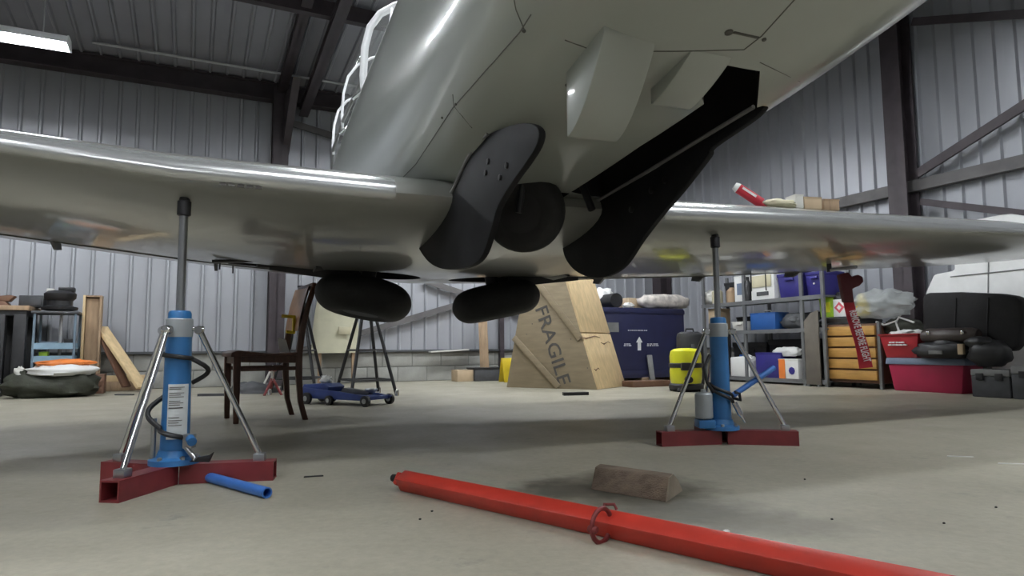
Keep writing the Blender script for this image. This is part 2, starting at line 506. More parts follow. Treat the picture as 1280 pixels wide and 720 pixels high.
# ceiling: sheets run up the slope, ribs hang down
ce = struct('ceiling', hg(0, 0), PHI)
for (va, vb) in ((VB + .1, RIDGE), (VF - .1, RIDGE)):
    Ls = math.hypot(va - vb, RISE * (va - vb))
    me = sheet_mesh('roof_sheet', .8, 0, Ls, Ls, 'roofclad')
    d = Vector((0, vb - va, roofz(vb) - roofz(va))).normalized()
    nrm = Vector((1, 0, 0)).cross(d)
    if nrm.z < 0: nrm = -nrm
    k = 0
    while k * .8 < LB + .1:
        o = link('roof_sheet', me, ce)
        R = Matrix((Vector((1, 0, 0)), nrm, d)).transposed().to_4x4()
        o.matrix_local = Matrix.Translation((UL + k * .8, va, roofz(va))) @ R
        k += 1
ucol = UL + cx
for uu in (ucol, ucol - 6.1, UW - .15):
    for dz, du, wd in ((.12, 0, .11), (.34, .30, .12)):
        for (va, vb) in ((VB - .1, RIDGE), (VF + .1, RIDGE)):
            ibeam(MB(), (uu + du, va, roofz(va) - dz), (uu + du, vb, roofz(vb) - dz), wd, .12).build('rafter', 'steel_paint', ce)
    MB().prism([(uu + .03, VB - .12, roofz(VB) - .95), (uu + .03, VB - .12, roofz(VB) - .2), (uu + .03, VB - 1.1, roofz(VB - 1.1) - .36)], (.09, 0, 0)).build('haunch', 'steel_paint', ce)
for vv, nm in ((on(405, 12, Vector((0, 0, 1)) + V * RISE, EAVE + RISE * VB - .13).dot(V), 'purlin'), (3.6, 'purlin'), (-1.5, 'purlin'), (-4.5, 'purlin')):
    MB().bar((UL, vv, roofz(vv) - .13), (UW, vv, roofz(vv) - .13), .09, .17).build(nm, 'steel_paint', ce)
_n = Vector((0, 0, 1)) + V * RISE                  # roof plane normal (unscaled)
def onroof(x, y, dz): return on(x, y, _n, EAVE + RISE * VB - dz)
vc = onroof(272, 79, .06).dot(V)
MB().tube([(onroof(114, 47, .06).dot(U), vc, roofz(vc) - .06), (UW - .3, vc, roofz(vc) - .06)], .017, 8).build('conduit', 'conduit', ce)

# ------------------------------------------------------------------ lights of the hall
def fixture():
    t = thing('light_fixture', 'x', 'light', group='fluorescent battens under the roof')
    mb = MB()
    mb.prism([(-.75, -.125, -.014), (-.75, -.06, .075), (-.75, .06, .075), (-.75, .125, -.014), (-.75, .118, -.014), (-.75, .055, .065), (-.75, -.055, .065), (-.75, -.118, -.014)], (1.5, 0, 0))
    mb.build('housing', 'lampwhite', t)
    for s in (-1, 1): MB().prism([(s * .755 - .008, -.13, -.016), (s * .755 - .008, .13, -.016), (s * .755 - .008, .065, .08), (s * .755 - .008, -.065, .08)], (.016, 0, 0)).build('end_cap', 'lampwhite', t, .004)
    for s in (-1, 1): MB().tube([(-.74, s * .05, .018), (.74, s * .05, .018)], .024, 12).build('tube', 'tube', t)
    for s in (-1, 1): MB().tube([(s * .55, 0, .06), (s * .55, 0, .5)], .006, 6).build('hanger', 'conduit', t)
    return t
fx0 = fixture()
end = on(87, 58, Vector((0, 0, 1)), 3.35)
eu, ev = end.dot(U), end.dot(V)
spots = [(eu - .76, ev, 3.35, 'long lit fluorescent batten hung near the back wall at the left'),
         (2.5, ev, 3.35, 'lit fluorescent batten near the back wall behind the aircraft'),
         (4.6, ev, 3.35, 'lit fluorescent batten near the corner behind the aircraft')]
for v_, us in ((4.2, (-3.0, 1.4, 4.4)), (1.2, (-3.0, 0.4, 3.9)), (-2.6, (-3, 1, 4.5))):
    for u_, side in zip(us, ('left', 'middle', 'right')):
        spots.append((u_, v_, 3.95, 'lit fluorescent batten overhead, %s of the row %s' % (side, {4.2: 'above the aircraft tail', 1.2: 'under the ridge', -2.6: 'behind the camera'}[v_])))
for i, (u_, v_, z_, lb) in enumerate(spots):
    o = fx0 if i == 0 else copy_tree(fx0)
    o['label'] = lb
    place(o, hg(u_, v_, z_), PHI)
# ================================================================== the aircraft
ac = thing('aircraft', 'grey low-wing propeller aircraft raised on two blue jacks, wheels half retracted', 'aircraft', O, PSI)
# local axes: x = lateral, y = aft  (forward t = -y)
def L3(s, t, h): return Vector((s, -t, h))
def wl(p): return L3(p.x, p.y, p.z)          # (s,t,H) vector -> local
def tab(t, T):
    if t <= T[0][0]: return T[0][1]
    for (a, b), (c, d) in zip(T, T[1:]):
        if t <= c: 
            k = (t - a) / (c - a); return b + (d - b) * k
    return T[-1][1]
S0 = -.03
TA = [(-6.5, .12), (-5, .42), (-3, .615), (-1.5, .632), (.3, .622), (1, .62), (1.8, .59), (2.3, .52), (2.6, .38)]
THB = [(-6.5, 1.62), (-5, 1.35), (-2.6, 1.11), (-1, 1.10), (0, 1.10), (.6, 1.14), (1, 1.18), (1.6, 1.29), (2.3, 1.49), (2.6, 1.6)]
THC = [(-6.5, 1.75), (-5, 1.72), (0, 1.68), (2.6, 1.78)]
THT = [(-6.5, 1.88), (-5, 2.02), (-3.2, 2.2), (-1.5, 2.25), (2.0, 2.25), (2.6, 2.0)]
def sm(t, T, w=.22): return sum(tab(t + d * w, T) for d in (-1, -.5, 0, .5, 1)) / 5
def fus():
    mb = MB(); n = 96; ts = [-6.5 + i * .1 for i in range(92)]
    vs = []
    for t in ts:
        a, hb, hc, ht = sm(t, TA), sm(t, THB), sm(t, THC), sm(t, THT)
        for k in range(n):
            th = 2 * pi * k / n
            c, s = math.cos(th), math.sin(th)
            e = 3.25 if s < 0 else 2.4
            S = S0 + a * math.copysign(abs(c) ** (2 / e), c)
            Z = hc + (hc - hb if s < 0 else ht - hc) * math.copysign(abs(s) ** (2 / e), s)
            vs.append(L3(S, t, Z))
    m = len(ts)
    fs = [(i * n + k, i * n + (k + 1) % n, (i + 1) * n + (k + 1) % n, (i + 1) * n + k) for i in range(m - 1) for k in range(n)]
    fs += [tuple(range(n)), tuple((m - 1) * n + k for k in range(n))]
    mb.add(vs, fs)
    return mb
def boolean(o, cutters):
    for c in cutters:
        md = o.modifiers.new('cut', 'BOOLEAN'); md.operation = 'DIFFERENCE'; md.object = c; md.solver = 'EXACT'
        try: md.material_mode = 'TRANSFER'
        except Exception: pass
    dg = bpy.context.evaluated_depsgraph_get()
    me = bpy.data.meshes.new_from_object(o.evaluated_get(dg))
    o.modifiers.clear()
    o.data = me
    me.polygons.foreach_set('use_smooth', [True] * len(me.polygons)); me.set_sharp_from_angle(angle=math.radians(35))
    for c in cutters: bpy.data.objects.remove(c)
fmesh = fus().mesh('fuselage', 'acpaint', 0, 40)
fuselage = link('fuselage', fmesh, ac)
# surface probe in aircraft space for seams and fasteners
bvh = BVHTree.FromPolygons([v.co.copy() for v in fmesh.vertices], [tuple(p.vertices) for p in fmesh.polygons])
MW = Matrix.Translation(O) @ Matrix.Rotation(PSI, 4, 'Z'); MI = MW.inverted()
camL = MI @ CAM
def skin(x, y):
    d = (MI.to_3x3() @ ray(x, y)).normalized()
    h, nrm, i, dist = bvh.ray_cast(camL, d)
    return h, nrm
def local(x, y, axis, val):                  # pixel on a plane s=val or t=val -> local point
    return wl(onS(x, y, val) if axis == 's' else onT(x, y, val))
# nose-gear bay cut into the belly
bp_ = [skin(x, y)[0] for x, y in ((863, 78), (905, 81), (950, 89), (946, 136), (846, 196), (752, 246), (714, 240), (800, 183), (880, 130))]
cut = MB().prism([Vector((q.x, q.y, .9)) for q in bp_], (0, 0, .62))
co = cut.build('bay_cutter', 'bayblack', ac, 0, None)
bpy.context.view_layer.update()
co2 = MB().box(L3(-.37, .36, 1.2), (.07, .50, .3)).build('bay_cutter', 'bayblack', ac, 0, None)
co3 = MB().box(L3(-.06, -.14, 1.2), (.26, .55, .3)).build('bay_cutter', 'bayblack', ac, 0, None)
bpy.context.view_layer.update()
boolean(fuselage, [co, co2, co3])

# wings: sections (s, LE t, LE H, TE t, TE H)
def wing(side):
    if side < 0:
        secs = [(-.0, .12, 1.06, -2.70, 1.00), (-.65, .10, 1.065, -2.62, 1.02), (-1.42, .03, 1.10, -2.52, 1.065), (-1.95, -.05, 1.16, -2.35, 1.10), (-3.2, -.20, 1.27, -2.0, 1.20), (-4.7, -.38, 1.40, -1.65, 1.33), (-5.05, -.60, 1.42, -1.4, 1.37), (-5.15, -.85, 1.43, -1.15, 1.40)]
    else:
        secs = [(-.01, .11, 1.06, -2.70, 1.00), (.6, .04, 1.08, -2.62, 1.01), (.95, .02, 1.095, -2.55, 1.03), (2.4, -.03, 1.14, -2.45, 1.10), (3.4, -.10, 1.185, -2.3, 1.16), (4.7, -.30, 1.24, -1.9, 1.22), (5.05, -.55, 1.26, -1.6, 1.25), (5.15, -.85, 1.27, -1.25, 1.27)]
    n = 26
    vs = []
    for (s, tl, hl, tt, ht) in secs:
        ch = tl - tt
        for k in range(2 * n):
            if k < n: u_ = 1 - k / n; sg = 1       # upper TE->LE
            else: u_ = (k - n) / n; sg = -1        # lower LE->TE
            x = .5 * (1 - math.cos(pi * u_))
            yt = 5 * (.2969 * math.sqrt(x) - .126 * x - .3516 * x * x + .2843 * x ** 3 - .1015 * x ** 4)
            hgt = yt * (.125 if sg > 0 else -.085) * ch
            if x > .999: hgt = sg * .006
            vs.append(L3(s, tl - ch * x, hl + (ht - hl) * x + hgt))
    N_, m = 2 * n, len(secs)
    fs = [(i * N_ + k, i * N_ + (k + 1) % N_, (i + 1) * N_ + (k + 1) % N_, (i + 1) * N_ + k) for i in range(m - 1) for k in range(N_)]
    fs += [tuple(range(N_)), tuple((m - 1) * N_ + k for k in range(N_))]
    mb = MB(); mb.add(vs, fs)
    me = mb.mesh('wing', 'wingpaint', 0, 50)
    return link('wing', me, ac), secs
def low(secs, s, x):                          # point on the lower skin
    for a, b in zip(secs, secs[1:]):
        if min(a[0], b[0]) <= s <= max(a[0], b[0]):
            k = (s - a[0]) / (b[0] - a[0]); q = [a[i] + (b[i] - a[i]) * k for i in range(5)]; break
    ch = q[1] - q[3]
    yt = 5 * (.2969 * math.sqrt(x) - .126 * x - .3516 * x * x + .2843 * x ** 3 - .1015 * x ** 4)
    return L3(s, q[1] - ch * x, q[2] + (q[4] - q[2]) * x - yt * .085 * ch)
def hi(secs, s, x):
    p = low(secs, s, x)
    for a, b in zip(secs, secs[1:]):
        if min(a[0], b[0]) <= s <= max(a[0], b[0]):
            k = (s - a[0]) / (b[0] - a[0]); ch = (a[1] - a[3]) + ((b[1] - b[3]) - (a[1] - a[3])) * k; break
    yt = 5 * (.2969 * math.sqrt(x) - .126 * x - .3516 * x * x + .2843 * x ** 3 - .1015 * x ** 4)
    return p + Vector((0, 0, yt * .21 * ch))
WL = {}
for sd in (-1, 1):
    wo, secs = wing(sd); WL[sd] = (wo, secs)
    # polished leading-edge strip, proud of the skin
    mb = MB(); rows = []
    ss = [secs[1][0] + (secs[5][0] - secs[1][0]) * i / 16 for i in range(17)]
    xs = [(.02, 1), (.011, 1), (.005, 1), (.0015, 1), (0, 1), (.0012, -1), (.003, -1), (.0055, -1)]
    vs = []
    for s in ss:
        for (x, g) in xs:
            p = hi(secs, s, x) if g > 0 else low(secs, s, x)
            c_ = low(secs, s, .05) * .5 + hi(secs, s, .05) * .5
            d = (p - c_).normalized()
            vs.append(p + d * .0025)
    n = len(xs)
    mb.add(vs, [(i * n + k, i * n + k + 1, (i + 1) * n + k + 1, (i + 1) * n + k) for i in range(len(ss) - 1) for k in range(n - 1)])
    mb.build('leading_edge', 'polished', ac, 0, 80)
    # wheel well
    cutm = MB()
    cs = -.47 if sd < 0 else .47
    cutm.lathe([(.36, 0), (.36, .22)], L3(cs, -1.85, .84), (0, 0, 1), 28)
    c2 = MB().box(L3(cs + sd * .5, -1.80, .95), (.7, .22, .22))
    cutters = [cutm.build('well_cutter', 'bayblack', ac, 0, None), c2.build('leg_cutter', 'bayblack', ac, 0, None)]
    bpy.context.view_layer.update()
    boolean(wo, cutters)
    # aileron / flap gap along the trailing edge and hinge brackets
    mb = MB()
    s_a, s_b = secs[1][0] + sd * .15, secs[4][0]
    mb.tube([low(secs, s_a + (s_b - s_a) * i / 10, .80) - Vector((0, 0, .001)) for i in range(11)], .005, 6)
    mb.build('flap_gap', 'seam', ac)
    for fr in (.25, .6, .95):
        s = s_a + (s_b - s_a) * fr
        p = low(secs, s, .82)
        MB().prism([p + Vector((-.008, -.10, .01)), p + Vector((-.008, .10, .01)), p + Vector((-.008, .12, -.03)), p + Vector((-.008, .02, -.045))], (.016, 0, 0)).build('hinge_bracket', 'darkmetal', ac)
    # gear leg, wheel
    tilt = math.radians(11) * sd
    ctr = L3(-.48, -1.88, .808) if sd < 0 else L3(.46, -1.88, .803)
    axv = Vector((-math.sin(tilt), .04, math.cos(tilt))).normalized()
    axv = Vector((math.sin(-tilt), 0.05, math.cos(tilt))).normalized()
    R, hw = .32, .12
    prof = [(.12, -hw * .85)] + [(R - .135 + .135 * math.cos(math.radians(q)), hw * math.sin(math.radians(q))) for q in range(-100, 101, 10)] + [(.12, hw * .85)]
    mw = MB().lathe(prof, ctr, axv, 40).build('main_wheel', 'rubber', ac, 0, 50)
    MB().lathe([(.118, -hw * .88), (.10, -hw * .7), (.05, -hw * .6), (.04, -hw * .85)], ctr, axv, 24).build('hub', 'bayblack', mw)
    top = ctr + axv * .10
    leg = MB()
    hinge = L3(sd * 1.15, -1.80, 1.03)
    leg.tube([top - axv * .02, top + axv * .10, top + axv * .14 + Vector((sd * .12, 0, 0)), hinge], [.055, .05, .045, .05], 14)
    leg.tube([ctr, top + axv * .12], .05, 14)
    leg.tube([top + axv * .12 + Vector((sd * .1, .07, -.02)), hinge + Vector((-sd * .2, .1, .03))], .018, 8)
    leg.build('gear_leg', 'darkmetal', ac)
    dv = MB()
    p0 = top + Vector((sd * .05, .16, .06))
    dv.box(L3(sd * .80, -1.80, .985), (.55, .02, .10), Matrix.Rotation(sd * -.12, 3, 'Y'))
    dv.box(L3(sd * .62, -1.55, 1.0), (.42, .26, .012), Matrix.Rotation(sd * .22, 3, 'Y'))
    dv.build('gear_door', 'bayblack', ac, .003)
# stencil on the left leading edge and small access plates
secl = WL[-1][1]
for i, s in enumerate((-1.26, -1.23, -1.20, -1.17, -1.14)):
    p = low(secl, s, .006)
    MB().box(p + Vector((0, -.004, -.006)), (.022, .006, .010)).build('stencil_mark', 'ink', ac)
pp = low(secl, -1.28, .62)
MB().box(pp + Vector((0, 0, -.006)), (.22, .06, .014), Matrix.Rotation(-.06, 3, 'Y')).build('drain_plate', 'bayblack', ac, .003)
for s, x in ((-1.36, .70), (-1.30, .84)):
    p = low(secl, s, x); MB().tube([p + Vector((0, 0, .01)), p - Vector((0, 0, .05))], .005, 6).build('vent_pipe', 'darkmetal', ac)
secr = WL[1][1]
for s in (3.1, 3.25):
    p = low(secr, s, .97); MB().tube([p, p - Vector((.0, 0, .16))], .006, 6).build('static_wick', 'darkmetal', ac)

# air scoops on the belly, left of the bay
def scoop(s0, s1, t0, tmid, t1, dep, name):
    mb = MB(); n = 14; vs = []
    for s in (s0, s1):
        prof = []
        for i in range(n + 1):
            k = i / n
            t = t0 + (t1 - t0) * k
            z = math.sin(k * pi / 2) ** .9
            prof.append((t, z))
        for (t, z) in prof:
            base = bvh.ray_cast(L3((s0 + s1) / 2, t, .3), Vector((0, 0, 1)))[0]
            hb = base.z if base else 1.15
            vs.append(L3(s, t, hb + .0 - dep * z))
        for (t, z) in prof: vs.append(L3(s, t, 1.35))
    m = 2 * (n + 1); fs = []
    for j in (0, 1):
        for i in range(n): fs.append((j * m + i, j * m + i + 1, j * m + n + 1 + i + 1, j * m + n + 1 + i))
    for i in range(n): fs.append((i, i + 1, m + i + 1, m + i))
    for i in range(n): fs.append((n + 1 + i, n + 2 + i, m + n + 2 + i, m + n + 1 + i))
    fs.append((0, n + 1, m + n + 1, m)); fs.append((n, 2 * n + 1, m + 2 * n + 1, m + n))
    mb.add(vs, fs)
    return mb.build(name, 'acpaint', ac, .006, 40)
scoop(-.365, -.215, 1.22, 1.0, 1.005, .165, 'air_scoop')
scoop(-.115, .015, 1.225, 1.0, 1.03, .045, 'air_scoop')
# nose-wheel doors: panels in real planes hanging from the belly
def crom(P, sub_=4):                            # closed Catmull-Rom outline
    n = len(P); out = []
    for i in range(n):
        a, b, c, d = P[i - 1], P[i], P[(i + 1) % n], P[(i + 2) % n]
        for k in range(sub_):
            t = k / sub_
            out.append(.5 * ((2 * b) + (c - a) * t + (2 * a - 5 * b + 4 * c - d) * t * t + (3 * b - a - 3 * c + d) * t ** 3))
    return out
def panel_from_pixels(px, n, p0, th, name, m, bev=.004):
    nl = Vector(n).normalized(); out = []
    for (x, y) in px:
        d = MI.to_3x3() @ ray(x, y)
        out.append(camL + d * ((Vector(p0) - camL).dot(nl) / d.dot(nl)))
    mb = MB().prism(crom(out), nl * th)
    return mb.build(name, m, ac, bev, 40), out
def plane_st(sa, ha, sb, hb, yaw=0.0):        # plane through two (s,H) points, containing the forward axis turned by yaw
    a = L3(sa, 0, ha); d = L3(sb, 0, hb) - a
    ax = Vector((math.sin(yaw), math.cos(yaw), 0))
    return d.cross(ax), a
n1, p1 = plane_st(.25, 1.15, .26, .80)
rdoor, rpts = panel_from_pixels([(946, 134), (944, 146), (890, 184), (884, 196), (850, 240), (826, 268), (800, 302), (783, 328), (768, 341), (750, 347), (731, 345), (716, 336), (706, 322), (703, 306), (707, 293), (718, 282), (734, 271), (748, 252), (800, 222), (870, 180)], n1, p1, .022, 'nose_gear_door', 'doorblack')
lp = MB().tube([rpts[0] - n1.normalized() * .012, rpts[18] - n1.normalized() * .012, rpts[17] - n1.normalized() * .012], .007, 8)
lp.build('door_lip_and_glint', 'greymetal', rdoor)
n2, p2 = plane_st(-.425, 1.15, -.435, .84)
ldoor, lpts = panel_from_pixels([(612, 167), (640, 156), (662, 154), (673, 163), (670, 182), (656, 205), (641, 226), (622, 258), (614, 285), (604, 316), (592, 330), (574, 336), (552, 336), (536, 328), (524, 312), (519, 296), (522, 284), (534, 272), (555, 258), (568, 236), (582, 205), (596, 180)], n2, p2, .022, 'nose_gear_door', 'doorblack')
MB().tube([lpts[i] - n2.normalized() * .004 for i in (0, 21, 20, 19, 18, 17)], .007, 8).build('door_lip_and_glint', 'greymetal', ldoor)  # pale strip on the left door: edge highlight painted as lighter grey
for (x, y) in ((611, 202), (634, 207), (608, 216), (626, 222)):
    d = MI.to_3x3() @ ray(x, y); q = camL + d * ((Vector(p2) - camL).dot(n2) / d.dot(n2))
    MB().lathe([(.010, -.006), (.010, .006), (.004, .008)], q, n2.normalized() * (-1 if n2.dot(camL - q) < 0 else 1), 10).build('rivet', 'bayblack', ldoor)
for (x, y) in ((815, 238), (832, 225), (790, 262)):
    d = MI.to_3x3() @ ray(x, y); q = camL + d * ((Vector(p1) - camL).dot(n1) / d.dot(n1))
    MB().lathe([(.013, -.008), (.013, .008), (.005, .010)], q, n1.normalized() * (-1 if n1.dot(camL - q) < 0 else 1), 10).build('rivet', 'bayblack', rdoor)
# links from door to bay
a = local(740, 262, 's', .12); b = local(728, 232, 's', .10)
MB().tube([a, b], .016, 10).build('door_link', 'darkmetal', ac)
a = local(632, 205, 's', -.2); b = local(640, 168, 's', -.25)
# nose wheel
nc = local(655, 264, 's', -.13)
nax = Vector((-.55, -.70, -.25)).normalized()
prof = [(.08, -.055), (.12, -.066), (.148, -.060), (.165, -.036), (.17, 0), (.165, .036), (.148, .060), (.12, .066), (.08, .055)]
nw = MB().lathe(prof, nc, nax, 36).build('nose_wheel', 'rubber', ac, 0, 50)
MB().lathe([(.085, -.058), (.07, -.03), (.02, -.03), (.018, .03), (.07, .03), (.085, .058)], nc, nax, 24).build('hub', 'bayblack', nw)
fk = MB()
for sg in (-1, 1): fk.tube([nc + nax * sg * .08, nc + nax * sg * .08 + Vector((.02, -.02, .18)), nc + Vector((.03, -.05, .24))], .014, 10)
fk.tube([nc + Vector((.03, -.05, .20)), nc + Vector((.06, -.2, .32))], .035, 14)
fk.build('nose_fork', 'darkmetal', ac)
mg = MB()
arc = [nc + (Vector((math.cos(t_), 0, math.sin(t_))) - nax * Vector((math.cos(t_), 0, math.sin(t_))).dot(nax)).normalized() * .186 for t_ in [math.radians(a_) for a_ in range(50, 160, 10)]]
mg.tube(arc, .010, 8); mg.build('mudguard_rail', 'greymetal', ac)
# seams and fasteners on the skin
def seam(px, r=.0018, name='panel_seam'):
    pts = []
    for (x0, y0), (x1, y1) in zip(px, px[1:]):
        k = max(2, int(math.hypot(x1 - x0, y1 - y0) / 14))
        for i in range(k + (1 if (x1, y1) == px[-1] else 0)):
            h, nr = skin(x0 + (x1 - x0) * i / k, y0 + (y1 - y0) * i / k)
            if h is not None: pts.append(h)
    if len(pts) > 1: MB().tube(pts, r, 6).build(name, 'seam', ac)
seam([(486, 240), (520, 205), (566, 135), (650, 40), (664, 18)])
seam([(639, -20), (645, 12), (655, 36)])
seam([(566, 118), (567, 132), (590, 160)], .0014)
seam([(706, 50), (745, 64), (850, 64), (930, 62), (952, 45), (1000, -8)])
seam([(950, 78), (1000, 102), (1040, 116)], .0014)
for (x, y, r) in ((655, 38, .006), (911, 40, .011), (955, 49, .006), (709, 106, .006), (742, 70, .006), (553, 147, .004), (570, 130, .004)):
    h, nr = skin(x, y)
    if h is not None: MB().lathe([(r, -.003), (r, .003), (r * .6, .005)], h, nr, 10).build('fastener', 'seam', ac)
h1, _ = skin(917, 40); h2, n2_ = skin(948, 47)
MB().tube([h1, (h1 + h2) / 2, h2], .004, 6).build('latch_bar', 'seam', ac)

# canopy: frames, rails and panes
arcs = [onT(x, y, -1.5) for (x, y) in ((461, 112), (460, 96), (462, 60), (468, 35), (480, 18), (497, 8))]
half = [(p.x, p.z) for p in arcs] + [(-.22, 2.74), (-.10, 2.77), (S0, 2.78)]
def arch(t, sx, top, r, name, mm):
    pts = [(S0 + (s - S0) * sx, 2.1 + (h - 2.1) * top) for s, h in half]
    pts = pts + [(2 * S0 - s, h) for s, h in reversed(pts[:-1])]
    MB().tube([L3(s, t, h) for s, h in pts], r, 12).build(name, mm, ac, 0, 60)
    return [L3(s, t, h) for s, h in pts]
r1 = arch(-1.5, 1.06, 1, .024, 'canopy_frame', 'frame_white')
r2 = arch(-2.3, 1.14, .98, .010, 'canopy_frame', 'frame_white')
r3 = arch(-3.0, 1.13, .93, .011, 'canopy_frame', 'frame_white')
r4 = arch(-3.8, .98, .55, .009, 'canopy_frame', 'greymetal')
def skinpane(ra, rb):
    mb = MB(); n = len(ra)
    mb.add(ra + rb, [(i, i + 1, n + i + 1, n + i) for i in range(n - 1)])
    mb.build('canopy_pane', 'glass', ac, 0, 60)
skinpane(r1, r2); skinpane(r2, r3); skinpane(r3, r4)
base = [L3(S0 + (p.x - S0) * .95, -.75, 2.16 + .07 * max(0, 1 - abs(p.x - S0) / .5)) for p in r1]
skinpane(base, r1)
for sg in (-1, 1):
    MB().tube([L3(S0 + sg * .53, -1.5, 2.17), L3(S0 + sg * .56, -2.3, 2.15), L3(S0 + sg * .56, -3.0, 2.13), L3(S0 + sg * .49, -3.8, 2.10)], .014, 8).build('canopy_rail', 'greymetal', ac)
    MB().tube([L3(S0 + sg * .5, -.75, 2.13), L3(S0 + sg * .35, -1.5, 2.66)], .008, 8).build('windscreen_post', 'frame_white', ac)
for t in (-1.75, -2.5):
    MB().tube([L3(S0 - .56, t, 2.12), L3(S0 - .50, t, 2.18), L3(S0 - .44, t, 2.16)], .012, 8).build('canopy_latch', 'chrome', ac)
# pitot mast under the right wing
pm = on(1052, 336, Fd, -.75 + O.dot(Fd)); pmL = MI @ pm
ptop = low(secr, pmL.x, .34)
MB().tube([ptop + Vector((0, 0, .02)), Vector((ptop.x, ptop.y, pmL.z - .01))], .016, 10).build('pitot_mast', 'darkmetal', ac)
MB().tube([Vector((ptop.x, ptop.y + .02, pmL.z)), Vector((ptop.x, ptop.y - .22, pmL.z))], .011, 10).build('pitot_tube', 'steel', ac)
PITOT = MW @ Vector((ptop.x, ptop.y - .12, pmL.z))
# ================================================================== jacks
def jack(name, label, loc, angs, lens, ram_top):
    t = thing(name, label, 'jack', loc, 0, 'tripod jacks under the wings')
    SQ, W_ = .068, .006
    for i, a in enumerate(angs):
        a = math.radians(a); d = Vector((math.cos(a), math.sin(a), 0)); n = Vector((-d.y, d.x, 0)); L = lens[i]
        mb = MB()
        st, en = d * (.02 + .004 * i), d * L
        h = SQ / 2
        for off, wd, ht in ((Vector((0, 0, SQ - W_ / 2)), SQ, W_), (Vector((0, 0, W_ / 2)), SQ, W_)):
            mb.bar(st + off, en + off, wd, ht)
        for sg in (-1, 1): mb.bar(st + n * sg * (h - W_ / 2) + Vector((0, 0, h)), en + n * sg * (h - W_ / 2) + Vector((0, 0, h)), W_, SQ - 2 * W_)
        leg = mb.build('base_leg', 'red_base', t)
        MB().lathe([(.012, 0), (.012, .012), (.006, .02)], d * (L - .06) + Vector((0, 0, SQ)), n=6).build('bolt', 'chrome', leg)
    z0 = SQ
    fl_ = MB().lathe([(.084, z0), (.084, z0 + .018), (.06, z0 + .026), (.052, z0 + .05)], n=28).build('base_flange', 'blue_jack', t, 0, 30)
    for k in range(6):
        q = 2 * pi * k / 6 + .3
        MB().lathe([(.009, 0), (.009, .01), (.004, .014)], (.072 * math.cos(q), .072 * math.sin(q), z0 + .018), n=6).build('bolt', 'steel', fl_)
    H = .535
    MB().lathe([(.049, z0 + .03), (.043, z0 + H - .085), (.044, z0 + H - .08)], n=32).build('cylinder', 'blue_jack', t, 0, 30)
    MB().lathe([(.0455, z0 + H - .085), (.0455, z0 + H - .022), (.043, z0 + H - .018)], n=32).build('collar', 'greyband', t, 0, 30)
    MB().lathe([(.039, z0 + H - .03), (.039, z0 + H), (.034, z0 + H + .01), (.018, z0 + H + .012)], n=28).build('top_cap', 'blue_jack', t, 0, 30)
    MB().lathe([(.015, z0 + H - .02), (.015, ram_top - .06)], n=20).build('ram', 'steel', t, 0, 30)
    MB().lathe([(.017, ram_top - .07), (.0235, ram_top - .066), (.024, ram_top - .015), (.019, ram_top - .012), (.017, ram_top)], n=20).build('ram_head', 'darkmetal', t, 0, 30)
    for a, L in zip(angs, lens):
        a = math.radians(a); d = Vector((math.cos(a), math.sin(a), 0)); n = Vector((-d.y, d.x, 0))
        top = d * .068 + Vector((0, 0, z0 + H - .06)); bot = d * (L - .055) + Vector((0, 0, SQ + .02))
        br = MB().tube([top, bot], .0105, 12).build('brace', 'chrome', t)
        MB().lathe([(.013, -.016), (.016, -.008), (.016, .008), (.013, .016)], top, n, 14).build('clevis', 'chrome', br)
        MB().tube([d * .04 + Vector((0, 0, z0 + H - .055)), d * .084 + Vector((0, 0, z0 + H - .055))], .009, 10).build('pin', 'chrome', br)
        MB().box(bot - Vector((0, 0, .008)), (.04, .04, .03), Matrix.Rotation(a, 3, 'Z')).build('foot_lug', 'steel', br, .004)
    return t, z0, H
JLp = fl(218, 573, .085); JLp.z = 0
JRp = fl(902, 532, .085); JRp.z = 0
def wing_under(P, side):
    q = MI @ P; secs = WL[side][1]
    for a, b in zip(secs, secs[1:]):
        if min(a[0], b[0]) <= q.x <= max(a[0], b[0]):
            k = (q.x - a[0]) / (b[0] - a[0]); tl = a[1] + (b[1] - a[1]) * k; tt = a[3] + (b[3] - a[3]) * k
    x = (tl + q.y) / (tl - tt)
    return low(secs, q.x, max(.01, x)).z
jl, z0, H = jack('tripod_jack', 'blue tripod jack with a white instruction label, under the left wing', JLp, (165, 262, 10), (.29, .31, .345), wing_under(JLp, -1) + .004)
# label wrapped on the cylinder
def wrap(parent, name, a0, a1, za, zb, r, m):
    mb = MB(); n = 10; vs = []
    for z in (za, zb):
        for rr in (r, r + .0015):
            for i in range(n + 1):
                q = math.radians(a0 + (a1 - a0) * i / n); vs.append((rr * math.cos(q), rr * math.sin(q), z))
    m_ = n + 1; fs = []
    for i in range(n):
        fs += [(m_ + i, m_ + i + 1, 3 * m_ + i + 1, 3 * m_ + i), (i, i + 1, 2 * m_ + i + 1, 2 * m_ + i), (2 * m_ + i, 2 * m_ + i + 1, 3 * m_ + i + 1, 3 * m_ + i), (i, i + 1, m_ + i + 1, m_ + i)]
    mb.add(vs, fs); return mb.build(name, m, parent)
lab = wrap(jl, 'label', 262, 345, .165, .35, .0478, 'paper')
for i, zz in enumerate((.338, .332, .318, .311, .304, .29, .283, .276, .265, .232, .222, .214, .205)):
    wrap(lab, 'printed_line', 268, 325 - (i * 13) % 25, zz, zz + (.004 if i in (8,) else .0022), .0492, 'ink')
wrap(lab, 'label_strip', 262, 345, .158, .172, .0494, 'white')
